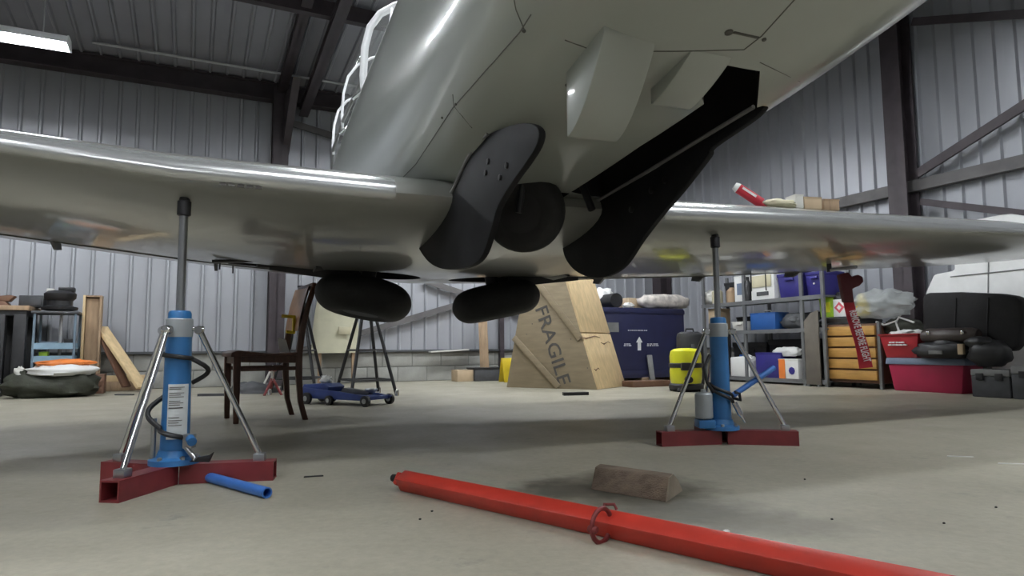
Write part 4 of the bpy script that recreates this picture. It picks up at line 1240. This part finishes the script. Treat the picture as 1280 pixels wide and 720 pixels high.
p = face(766, 409); MB().box(p + Vector((0, -.002, 0)), (.19, .004, .13)).build('paper_notice', 'midgrey', bc_)
bz_ = h_
def onblue(x, dv): 
    p = onV(x, 380, vfb + dv); p.z = bz_; return p
o = MB().blob((0, 0, .13), (.22, .2, .17), .45, 3, seed=21, flat=-.13).build('plastic_sheet', 'white'); place(o, onblue(750, .50), RZ_B); tag(o, 'crumpled white plastic sheet on the left of the blue crate', 'plastic')
rl = thing('black_roll', 'black rolled hose end lying on the blue crate', 'roll', onblue(771, .05), RZ_B)
MB().lathe([(.055, 0), (.10, 0), (.10, .26), (.055, .26)], (0, 0, .10), (0, 1, 0), 24).build('roll', 'black', rl, 0, 40)
MB().lathe([(.052, -.004), (.052, .1)], (0, .01, .10), (0, 1, 0), 18).build('core', 'darkgrey', rl)
o = MB().box((0, 0, .085), (.34, .3, .16)); o = o.build('carton', 'cardboard', None, .02); place(o, onblue(788, .48), RZ_B + .1); tag(o, 'beige carton on the blue crate beside the floral roll', 'carton')
o = MB().blob((0, 0, .11), (.42, .17, .11), .12, 3, seed=4, flat=-.105, sq=.7).build('floral_cushion', 'floral'); place(o, onblue(830, .22), RZ_B); tag(o, 'pale floral cushion lying on the blue crate', 'cushion')
o = MB().blob((0, 0, .03), (.09, .05, .04), .5, 4, seed=6, flat=-.028).build('white_rag', 'white'); place(o, onblue(785, .06), RZ_B); tag(o, 'small white rag beside the black roll', 'rag')
c2 = onV(816, 474, vfb - .1); c2.z = 0
o = MB().bar((0, 0, 0), (0, .06, .36), .07, .03).build('grey_batten', 'midgrey', None, .003); place(o, c2, RZ_B); tag(o, 'short grey batten leaning on the front of the blue crate', 'batten')
o = MB().box((0, 0, .035), (.55, .22, .07)).build('timber_beam', 'brownwood', None, .006); place(o, fl(808, 483), RZ_B); tag(o, 'dark timber on the floor in front of the blue crate', 'timber')

# ================================================================== yellow vacuum cleaner
vp = fl(858, 489)
vc2 = thing('vacuum_cleaner', 'yellow and black drum vacuum cleaner beside the blue crate', 'vacuum cleaner', vp, .1)
sc_ = vp.y / FPX
R_ = 20 * sc_
MB().lathe([(R_ * .8, .0), (R_ * 1.05, .03), (R_ * 1.05, .07), (R_ * .95, .085)], n=28).build('base', 'black', vc2, 0, 40)
MB().lathe([(R_ * .88, .075), (R_ * .96, .13), (R_ * .98, .21), (R_ * .95, .26)], n=30).build('drum', 'yellow', vc2, 0, 40)
MB().lathe([(R_ * .99, .25), (R_ * 1.03, .26), (R_ * 1.03, .29), (R_ * .97, .30)], n=30).build('band', 'black', vc2, 0, 30)
MB().lathe([(R_ * .96, .295), (R_ * .97, .37), (R_ * .90, .425), (R_ * .70, .448), (R_ * .3, .456)], n=30).build('head', 'yellow', vc2, 0, 40)
MB().box((-R_ * .35, -R_ * .98, .265), (.10, .05, .08)).build('latch', 'black', vc2, .01)
MB().lathe([(.04, 0), (.035, .05), (.03, .06)], (-R_ * .2, -R_ * .9, .13), (0, -1, .0), 16).build('inlet', 'black', vc2)
MB().box((-.03, -R_ * .7, .425), (.03, .03, .02)).build('switch', 'black', vc2, .004)
for k in range(4):
    q = pi / 4 + k * pi / 2; MB().lathe([(.02, 0), (.03, .015), (.02, .04)], (R_ * .95 * math.cos(q), R_ * .95 * math.sin(q), 0), n=12).build('castor', 'black', vc2)
bk_ = thing('black_case', 'black rounded case standing behind the yellow vacuum cleaner', 'case', vp + Vector((.16, .40, 0)), .1)
MB().box((0, 0, .32), (.30, .16, .64)).build('shell', 'black', bk_, .06)
MB().box((0, -.085, .35), (.04, .02, .3)).build('zip_strip', 'darkgrey', bk_, .004)
MB().tube([(-.05, 0, .63), (-.04, 0, .67), (.04, 0, .67), (.05, 0, .63)], .01, 8).build('grip', 'black', bk_)

# ================================================================== shelf unit on the right wall
US = 6.55
(ca, wS, hS) = FR(878, 335, 1031, 483, US, 0)
sh = thing('shelf_unit', 'grey steel shelf unit of three shelves against the right wall', 'shelf', ca, RZ_R)
zt, zm, zb_ = onU(940, 376, US).z, onU(940, 413, US).z, .07
def lx_(x): # pixel x on the shelf front -> local x
    return (onU(x, 420, US) - ca).dot(-V)
for x in (lx_(880), lx_(931), lx_(1003), lx_(1030)):
    for y in (.015, .47): MB().box((x, y, hS / 2), (.04, .03, hS)).build('upright', 'shelfgrey', sh)
for z in (zb_, zm, zt):
    MB().box((0, .245, z - .012), (wS, .46, .02)).build('shelf_board', 'shelfgrey', sh)
    MB().box((0, .0, z - .02), (wS, .012, .05)).build('shelf_edge', 'shelfgrey', sh)
def onshelf(name, label, cat, x0, x1, ytop, z, dep, m, kind='box', y0=.06, extra=None):
    yb = 440
    c_, w_, h_ = FR(x0, ytop, x1, yb, US, z + .001)
    c_ = c_ + U * y0
    t = thing(name, label, cat, c_, RZ_R)
    h_ = onU((x0 + x1) / 2, ytop, US).z - z
    if kind == 'box':
        MB().box((0, dep / 2, h_ / 2), (w_, dep, h_)).build('body', m, t, .006)
        MB().box((0, dep / 2, h_ - .008), (w_ + .008, dep + .008, .02)).build('lid', m, t, .003)
    elif kind == 'bin':
        MB().frustum((0, dep / 2, 0), (w_ * .88, dep * .9), (0, dep / 2, h_ * .9), (w_, dep)).build('body', m, t, .006)
        MB().frustum((0, dep / 2, h_ * .86), (w_ * 1.03, dep * 1.03), (0, dep / 2, h_), (w_ * 1.04, dep * 1.04)).build('rim', m, t, .004)
        MB().box((0, -.012, h_ * .75), (w_ * .35, .02, .03)).build('handle', m, t, .004)
    elif kind == 'can':
        MB().prism([(-w_ / 2, 0, 0), (w_ / 2, 0, 0), (w_ / 2, 0, h_ * .75), (w_ * .2, 0, h_ * .92), (-w_ / 2, 0, h_ * .86)], (0, dep, 0)).build('body', m, t, .012)
        MB().lathe([(.022, 0), (.022, .03)], (-w_ * .2, dep / 2, h_ * .88), n=12).build('cap', 'bluebox', t)
        MB().tube([(0, dep / 2, h_ * .84), (.03, dep / 2, h_ * .99), (w_ * .35, dep / 2, h_ * .9)], .012, 8).build('grip', m, t)
    elif kind == 'bottle':
        MB().lathe([(w_ * .46, 0), (w_ * .48, .01), (w_ * .48, h_ * .7), (w_ * .22, h_ * .86), (w_ * .2, h_ * .9)], (0, dep / 2, 0), n=18).build('body', m, t)
        MB().lathe([(w_ * .22, h_ * .9), (w_ * .22, h_)], (0, dep / 2, 0), n=14).build('cap', extra or 'black', t)
    elif kind == 'soft':
        MB().blob((0, dep / 2, h_ / 2), (w_ / 2, dep / 2, h_ / 2), .3, 3, seed=x0, flat=-h_ / 2 + .002, sq=.8).build('bundle', m, t)
        MB().blob((w_ * .1, dep * .2, h_ * .6), (w_ * .2, dep * .25, h_ * .25), .3, 3, seed=x1).build('fold', m, t)
    return t, w_, h_
onshelf('white_bag', 'crumpled white bag at the far end of the top shelf', 'bag', 871, 886, 363, zt, .25, 'offwhite', 'soft')
onshelf('jam_jar', 'small cream jar on the top shelf behind the right jack', 'jar', 886, 896, 358, zt, .08, 'cream', 'bottle', extra='offwhite')
onshelf('oil_bottle', 'small brown bottle on the top shelf behind the right jack', 'bottle', 904, 914, 357, zt, .08, 'oldwood', 'bottle')
t, w_, h_ = onshelf('white_carton', 'upright white carton with dark print on the top shelf', 'carton', 915, 930, 345, zt, .16, 'white')
MB().box((0, -.001, h_ * .5), (w_ * .55, .004, h_ * .45)).build('print', 'lid', t)
onshelf('black_torch', 'black torch standing beside the white carton', 'torch', 929, 936, 346, zt, .06, 'black', 'bottle', .02)
t, w_, h_ = onshelf('storage_carton', 'cream and white open carton on the top shelf', 'carton', 938, 967, 343, zt, .26, 'white', 'box', .03)
MB().box((-w_ * .04, -.006, h_ * .74), (w_ * .86, .012, h_ * .46)).build('front_flap', 'cream', t, .003)
MB().box((0, -.004, h_ * .25), (w_ * .5, .008, h_ * .15)).build('print', 'darkgrey', t)
onshelf('purple_bin', 'purple-blue plastic bin on the top shelf left of the pale upright', 'bin', 970, 1001, 341, zt, .34, 'purple', 'bin', .05)
t, w_, h_ = onshelf('purple_bin', 'purple-blue plastic bin on the top shelf at its near end', 'bin', 1005, 1029, 339, zt, .34, 'purple', 'bin', .05)
MB().lathe([(.012, 0), (.012, .01)], (0, -.012, h_ * .5), (0, -1, 0), 10).build('badge', 'offwhite', t)
onshelf('beige_carton', 'narrow beige carton on the middle shelf', 'carton', 882, 896, 386, zm, .2, 'cardboard')
onshelf('white_tray', 'low white tray on the middle shelf below the cream carton', 'tray', 912, 931, 402, zm, .25, 'offwhite', 'bin', .05)
t, w_, h_ = onshelf('tool_case', 'blue toolbox on the middle shelf', 'toolbox', 935, 966, 391, zm, .24, 'bluebox', 'box', .05)
MB().tube([(-.06, .1, h_), (-.05, .1, h_ + .03), (.05, .1, h_ + .03), (.06, .1, h_)], .008, 8).build('handle', 'offwhite', t)
onshelf('dark_cloth', 'dark heap of cloth on the middle shelf right of the toolbox', 'cloth', 968, 999, 392, zm, .22, 'darkgrey', 'soft')
onshelf('white_canister', 'white canister on the bottom shelf at the far end', 'canister', 878, 891, 438, zb_, .2, 'offwhite', 'can')
onshelf('jerry_can', 'large white jerrycan on the bottom shelf behind the jack brace', 'jerrycan', 911, 935, 443, zb_, .2, 'white', 'can', .02)
onshelf('navy_box', 'navy blue box on the bottom shelf', 'box', 940, 971, 441, zb_, .28, 'purple', 'box', .06)
t, w_, h_ = onshelf('printed_box', 'orange and white box with a blue emblem on the bottom shelf', 'box', 973, 997, 449, zb_, .2, 'white', 'box', .0)
MB().box((-w_ * .33, -.003, h_ * .5), (w_ * .32, .006, h_ * .98)).build('orange_panel', 'orange', t)
MB().lathe([(w_ * .16, 0), (w_ * .16, .004), (w_ * .05, .005)], (w_ * .18, -.002, h_ * .42), (0, -1, 0), 8).build('emblem', 'purple', t)
t, w_, h_ = onshelf('paper_roll', 'white rolled paper lying on the boxes of the bottom shelf', 'roll', 958, 992, 434, onU(975, 448, US).z + .022, .1, 'white', 'soft', .08)
for x0, x1, yt, z_, lb in ((884, 926, 350, zt, 'black plastic crate at the back of the top shelf behind the right jack'), (966, 1001, 390, zm, 'black plastic crate at the back of the middle shelf right of the toolbox'), (898, 930, 395, zm, 'black plastic crate at the back of the middle shelf behind the right jack'), (937, 1000, 424, zb_, 'long black crate at the back of the bottom shelf'), (893, 934, 428, zb_, 'black plastic crate at the back of the bottom shelf behind the jerrycan')):  # black crates added behind the goods to darken the shelf interior
    onshelf('added_dark_crate', lb, 'crate', x0, x1, yt, z_, .10, 'black', 'bin', .345)
    [o_ for o_ in C.objects if o_.get('label') == lb][0]['group'] = 'black crates added to darken the shelf unit'
# brown board and drawers
UD = 6.62
c_, w_, h_ = FR(1006, 388, 1024, 482, US - .03, 0)
o = thing('hardboard_sheet', 'upright grey-brown board between the shelf unit and the drawer chest', 'board', c_, RZ_R)
MB().prism([(-w_ / 2, 0, .02), (w_ / 2, 0, .02), (w_ / 2, 0, h_), (0, 0, h_ * .97), (-w_ / 2, 0, h_ * .86)], (0, .018, 0)).build('board', 'brownpanel', o, .003)
for sx in (-1, 1): MB().box((sx * w_ * .35, .012, .012), (.03, .04, .024)).build('foot', 'shelfgrey', o)
c_, w_, h_ = FR(1034, 405, 1097, 484, UD, 0)
dr = thing('drawer_chest', 'ochre wooden chest of five shallow drawers', 'drawers', c_, RZ_R)
MB().box((0, .30, .06 + (h_ - .06) / 2), (w_, .56, h_ - .06)).build('carcass', 'brownwood', dr, .004)
for i in range(5):
    hh_ = (h_ - .10) / 5
    d_ = MB().box((0, .005, .085 + hh_ * (i + .5)), (w_ - .03, .03, hh_ - .02)).build('drawer', 'drawer', dr, .004)
for sx in (-1, 1):
    for y in (.03, .55): MB().box((sx * (w_ / 2 + .012), y, h_ / 2 + .0), (.03, .03, h_ + .02)).build('post', 'shelfgrey', dr)
dz_ = h_
def on_dr(x, dv=.2):
    p = onU(x, 410, UD + dv); p.z = dz_ + .001; return p
o = MB().blob((0, 0, .045), (w_ * .47, .25, .06), .25, 3, seed=31, flat=-.044, sq=.6).build('grey_blanket', 'darkgrey'); place(o, on_dr(1062, .28), RZ_R); tag(o, 'folded dark grey blanket on the drawer chest', 'blanket')
lb_ = thing('green_bag', 'lime green printed bag on the drawer chest', 'bag', on_dr(1034, .1) + Vector((0, 0, .09)), RZ_R)
MB().prism([(-.09, 0, 0), (.10, 0, 0), (.06, 0, .34), (-.13, 0, .36), (-.10, 0, .18)], (0, .10, 0)).build('bag', 'lime', lb_, .02)
MB().box((.02, -.006, .12), (.07, .01, .12)).build('print', 'yellow', lb_)
hz_ = thing('hazard_card', 'white card with a red diamond hazard mark on the drawer chest', 'card', on_dr(1051, .05) + Vector((0, 0, .09)), RZ_R)
MB().box((0, 0, .10), (.16, .012, .20)).build('card', 'white', hz_, .003)
MB().prism([(0, -.007, .04), (.065, -.007, .105), (0, -.007, .17), (-.065, -.007, .105)], (0, -.003, 0)).build('diamond', 'hazard', hz_)
MB().prism([(0, -.011, .075), (.03, -.011, .105), (0, -.011, .135), (-.03, -.011, .105)], (0, -.002, 0)).build('diamond_centre', 'white', hz_)
o = MB().blob((0, 0, .09), (.10, .08, .09), .3, 3, seed=14, flat=-.088).build('black_pouch', 'black'); place(o, on_dr(1051, .22) + Vector((0, 0, .2)), RZ_R); tag(o, 'black pouch behind the hazard card', 'pouch')
o = MB().prism([(-.08, 0, 0), (.09, 0, 0), (.03, 0, .24), (-.02, 0, .25)], (0, .05, 0)).build('yellow_folder', 'yellowtool', None, .004); place(o, on_dr(1077, .1) + Vector((0, 0, .09)), RZ_R); tag(o, 'yellow folder standing behind the red flag', 'folder')
o = MB().blob((0, 0, .15), (.30, .22, .16), .35, 3.2, seed=17, nu=30, nv=18).build('plastic_bag', 'plastic'); place(o, on_dr(1106, .12) + Vector((0, 0, .06)), RZ_R); tag(o, 'clear crumpled plastic bag beside the drawer chest top', 'bag')
# red bins
c_, w_, h_ = FR(1110, 449, 1206, 490, 6.62, 0)
tb2 = thing('storage_tub', 'long crimson storage tub with a blue-grey lid on the floor', 'tub', c_, RZ_R)
MB().frustum((0, .22, 0), (w_ * .88, .40), (0, .22, h_ * .85), (w_ * .98, .44)).build('body', 'magentatub', tb2, .012)
MB().frustum((0, .22, h_ * .83), (w_ * 1.04, .47), (0, .22, h_ + .01), (w_ * 1.02, .45)).build('lid', 'lid', tb2, .008)
zt2 = h_ + .01; ct2 = c_
c_, w_, h_ = FR(1099, 416, 1149, 447, 6.60, zt2)
rb = thing('red_bin', 'red plastic bin full of white packing on the crimson tub', 'bin', c_, RZ_R)
MB().frustum((0, .17, 0), (w_ * .75, .28), (0, .17, h_ * .9), (w_ * .97, .34)).build('body', 'redbin', rb, .008)
MB().frustum((0, .17, h_ * .88), (w_ * 1.0, .36), (0, .17, h_ * .96), (w_ * 1.03, .38)).build('rim', 'redbin', rb, .004)
MB().blob((0, .17, h_ * .93), (w_ * .44, .15, .05), .4, 4, seed=19).build('packing', 'white', rb)
for r in range(2):
    mb = MB(); xx = -.09
    while xx < .08:
        l_ = .015 + random.random() * .02; mb.box((xx, -.0 + .006 - .01 * (r), h_ * (.62 - .10 * r)), (l_, .02, .014)); xx += l_ + .009
    mb.build('stencil_line', 'white', rb)
p = onU(1128, 418, 6.85); p.z = zt2 + h_ * .95
nb = thing('net_bag', 'olive net bag with a white cord on the red bin', 'bag', p, RZ_R)
MB().blob((0, 0, .07), (.21, .14, .10), .35, 3, seed=23, flat=-.07).build('bag', 'olivebag', nb)
MB().tube([(-.22, -.1, .14), (-.10, -.14, .10), (.02, -.13, .14), (.06, -.14, .02), (.0, -.17, -.04)], .012, 8).build('cord', 'white', nb)
MB().tube([(.02, -.12, .13), (.05, -.12, .18), (.12, -.1, .15), (.20, -.1, .12)], .010, 8).build('cord', 'white', nb)
p = onU(1172, 445, 6.52); p.z = zt2
o = thing('tool_bag', 'black tool bag with a pale patch on the crimson tub', 'bag', p, RZ_R)
MB().blob((0, .08, .075), (.25, .09, .085), .3, 3, seed=25, flat=-.073, sq=.7).build('bag', 'black', o)
MB().box((.02, -.06, .06), (.13, .02, .035)).build('patch', 'midgrey', o, .003)
MB().box((.24, -.03, .09), (.05, .04, .10)).build('orange_tab', 'cardboard', o, .004)
p = onU(1180, 422, 6.53)
o = thing('leather_roll', 'brown leather roll with two chrome buckles on the tool bag', 'roll', Vector((p.x, p.y, zt2 + .22)), RZ_R)
MB().tube([(-.26, .1, 0), (-.2, .1, 0), (.2, .1, 0), (.26, .1, 0)], [.055, .075, .075, .055], 18).build('roll', 'leather', o)
for x in (-.16, .16): MB().box((x, .022, .03), (.03, .02, .035)).build('buckle', 'chrome', o, .004)
# seat cushion panel
US2 = 6.72
pts = [(1152, 372), (1157, 366), (1200, 365), (1250, 367), (1270, 370), (1277, 377), (1278, 395), (1272, 432), (1266, 439), (1252, 439), (1246, 430), (1240, 425), (1200, 428), (1160, 432), (1153, 425)]
poly = []
for x, y in pts:
    p = onU(x, y, US2); poly.append(p)
cb = sum(poly, Vector()) / len(poly); cb.z = 0
st_ = thing('seat_cushion', 'large black rounded seat cushion propped above the crimson tub', 'cushion', cb, 0)
MB().prism([p - cb for p in poly], U * .14).build('pad', 'upholstery', st_, .03)
for x in (1195, 1235):
    p0, p1_ = onU(x, 372, US2 - .004) - cb, onU(x - 2, 424, US2 - .004) - cb
    MB().tube([p0, p1_], .005, 6).build('seam', 'black', st_)
MB().bar(onU(1232, 430, US2 + .08) - cb, Vector(((onU(1232, 430, US2 + .08) - cb).x, (onU(1232, 430, US2 + .08) - cb).y, .0)), .05, .05).build('prop', 'darkgrey', st_)
p = onU(1226, 440, 6.42)
o = thing('rubber_bundle', 'black bulky bundle beside the crimson tub under the seat cushion', 'bundle', Vector((p.x, p.y, .27)), RZ_R)
MB().blob((0, .13, .12), (.17, .12, .13), .18, 2.0, seed=27, flat=-.12, sq=.85).build('bundle', 'black', o)
MB().blob((-.06, .10, .22), (.12, .08, .06), .18, 2.0, seed=28).build('fold', 'black', o)
for x0, x1, yt, lb in ((1214, 1262, 462, 'dark grey toolbox on the floor right of the crimson tub'), (1264, 1330, 458, 'dark grey toolbox at the right edge on the floor')):
    c_, w_, h_ = FR(x0, yt, x1, 492, 6.42, 0)
    t = thing('grey_toolbox', lb, 'toolbox', c_, RZ_R, 'grey toolboxes on the floor')
    MB().box((0, .12, h_ * .38), (w_, .24, h_ * .76)).build('body', 'darkgrey', t, .01)
    MB().box((0, .12, h_ * .88), (w_ * 1.01, .25, h_ * .24)).build('lid', 'midgrey', t, .01)
    for x in (-w_ * .25, w_ * .25): MB().box((x, -.008, h_ * .74), (.06, .02, .06)).build('latch', 'black', t, .004)
# white bodywork behind
pts = [(1156, 366), (1166, 343), (1192, 338), (1190, 300), (1188, 282), (1214, 275), (1250, 268), (1262, 267), (1290, 271), (1340, 284), (1380, 310), (1390, 366)]
poly = [onU(x, y, 7.12) for x, y in pts]
poly = [onU(1156, 488, 7.12)] + poly + [onU(1390, 488, 7.12)]
poly[0].z = poly[-1].z = 0.02
cb = sum(poly, Vector()) / len(poly); cb.z = 0
wh_ = thing('white_fairing', 'large white moulded fairing standing behind the black seat cushion', 'fairing', cb, 0)
MB().prism([p - cb for p in poly], U * .2).build('shell', 'white', wh_, .03)
a_, b_ = onU(1188, 346, 7.115) - cb, onU(1390, 325, 7.115) - cb
MB().tube([a_, b_], .006, 6).build('joint', 'midgrey', wh_)
a_, b_ = onU(1236, 314, 7.115) - cb, onU(1235, 366, 7.115) - cb
MB().tube([a_, b_], .006, 6).build('joint', 'midgrey', wh_)

# ================================================================== flag on the pitot tube, things on the right wing
fg = thing('warning_flag', 'red streamer reading REMOVE BEFORE FLIGHT hanging under the right wing', 'flag', PITOT, 0)
Yf = PITOT.y
def fp_(x, y): return onY(x, y, Yf) - PITOT
MB().prism([fp_(1049, 343), fp_(1061, 340), fp_(1066, 346), fp_(1073, 343), fp_(1079, 346), fp_(1080, 352), fp_(1075, 357), fp_(1066, 361), fp_(1068, 378), fp_(1056, 378)], (0, .045, 0)).build('pitot_cover', 'flagdark', fg, .008)
q = [fp_(1055.5, 372), fp_(1068.5, 372), fp_(1094, 459), fp_(1077, 461)]
mb = MB(); n = 12; vs = []
for i in range(n + 1):
    k = i / n; a_ = q[0].lerp(q[3], k); b_ = q[1].lerp(q[2], k); y_ = .012 * math.sin(k * 7)
    for p_ in (a_, b_):
        for dy in (0, .003): vs.append(p_ + Vector((0, y_ + dy + .02, 0)))
for i in range(n):
    o_ = i * 4
    mb.add([], [])
    mb.f += [(o_, o_ + 2, o_ + 6, o_ + 4), (o_ + 1, o_ + 3, o_ + 7, o_ + 5), (o_, o_ + 1, o_ + 5, o_ + 4), (o_ + 2, o_ + 3, o_ + 7, o_ + 6)]; mb.m += [0] * 4
mb.v = [tuple(v) for v in vs]; mb.f += [(0, 1, 3, 2), (n * 4, n * 4 + 1, n * 4 + 3, n * 4 + 2)]; mb.m += [0, 0]
mb.build('streamer', 'flag', fg)
tm = text_mb('REMOVE BEFORE FLIGHT', .05, .001, .0012)
pa, pb_ = fp_(1065, 388), fp_(1083.5, 452)
d = pb_ - pa; L_ = d.length; dn_ = d.normalized(); nf = Vector((0, -1, 0)); upv = nf.cross(dn_).normalized()
wd_ = max(v[0] for v in tm.v) - min(v[0] for v in tm.v); 
M_ = Matrix((dn_, upv, nf)).transposed().to_4x4()
xform(tm, Matrix.Translation((pa + pb_) / 2 + Vector((0, -.006, 0))) @ M_ @ Matrix.Diagonal((L_ / wd_, 1.35, 1, 1)))
tm.build('lettering', 'flagtext', fg)

def onwing(x, xc):
    # world point on the top of the right wing below image column x
    best = None
    for i in range(200):
        s = .7 + i * .02
        P_ = MW @ hi(secr, s, xc)
        d = P_ - CAM; X = 640 + FPX * d.dot(rt) / d.dot(fw)
        if best is None or abs(X - x) < best[0]: best = (abs(X - x), P_)
    return best[1]
P_ = onwing(952, .10)
cn = thing('red_canister', 'red tube with white cap and lettering lying tilted on the right wing', 'tube', P_, 0)
sc2 = P_.y / FPX
dv = Vector((-32 * sc2, .02, 24 * sc2)); base_ = Vector((0, 0, .022))
MB().tube([base_, base_ + dv * .85], .028, 16).build('body', 'flag', cn)
MB().tube([base_ + dv * .85, base_ + dv * 1.0], [.028, .02], 16).build('cap', 'white', cn)
tt = MB().bar(base_ + dv * .25 + Vector((0, -.028, .006)), base_ + dv * .75 + Vector((0, -.028, .006)), .004, .012); tt.build('print_strip', 'white', cn)
MB().tube([base_ + Vector((.03, .02, -.02)), base_ + dv * .55 - Vector((0, 0, .0))], .012, 8).build('strap', 'flag', cn)
for x, w2, h2, m, lb in ((972, .10, .05, 'cream', 'flat cream cloth on the right wing beside the red tube'), (992, .05, .075, 'offwhite', 'small white tub on the right wing'), (1012, .11, .065, 'cardboard', 'brown carton on the right wing'), (1033, .10, .06, 'oldwood', 'darker brown carton on the right wing at the end of the row')):
    P_ = onwing(x, .10)
    t = thing('wing_carton' if 'carton' in lb else ('wing_cloth' if 'cloth' in lb else 'wing_tub'), lb, lb.split()[2] if 'carton' not in lb else 'carton', P_ - Vector((0, 0, .004)), .2)
    if 'cloth' in lb: MB().blob((0, 0, h2 * .45), (w2, .06, h2 * .55), .4, 3, seed=41, flat=-h2 * .4).build('cloth', m, t)
    else:
        MB().box((0, 0, h2 / 2), (w2, .09, h2)).build('body', m, t, .003)
        MB().box((0, 0, h2), (w2 * 1.03, .093, .008)).build('lid', m, t)
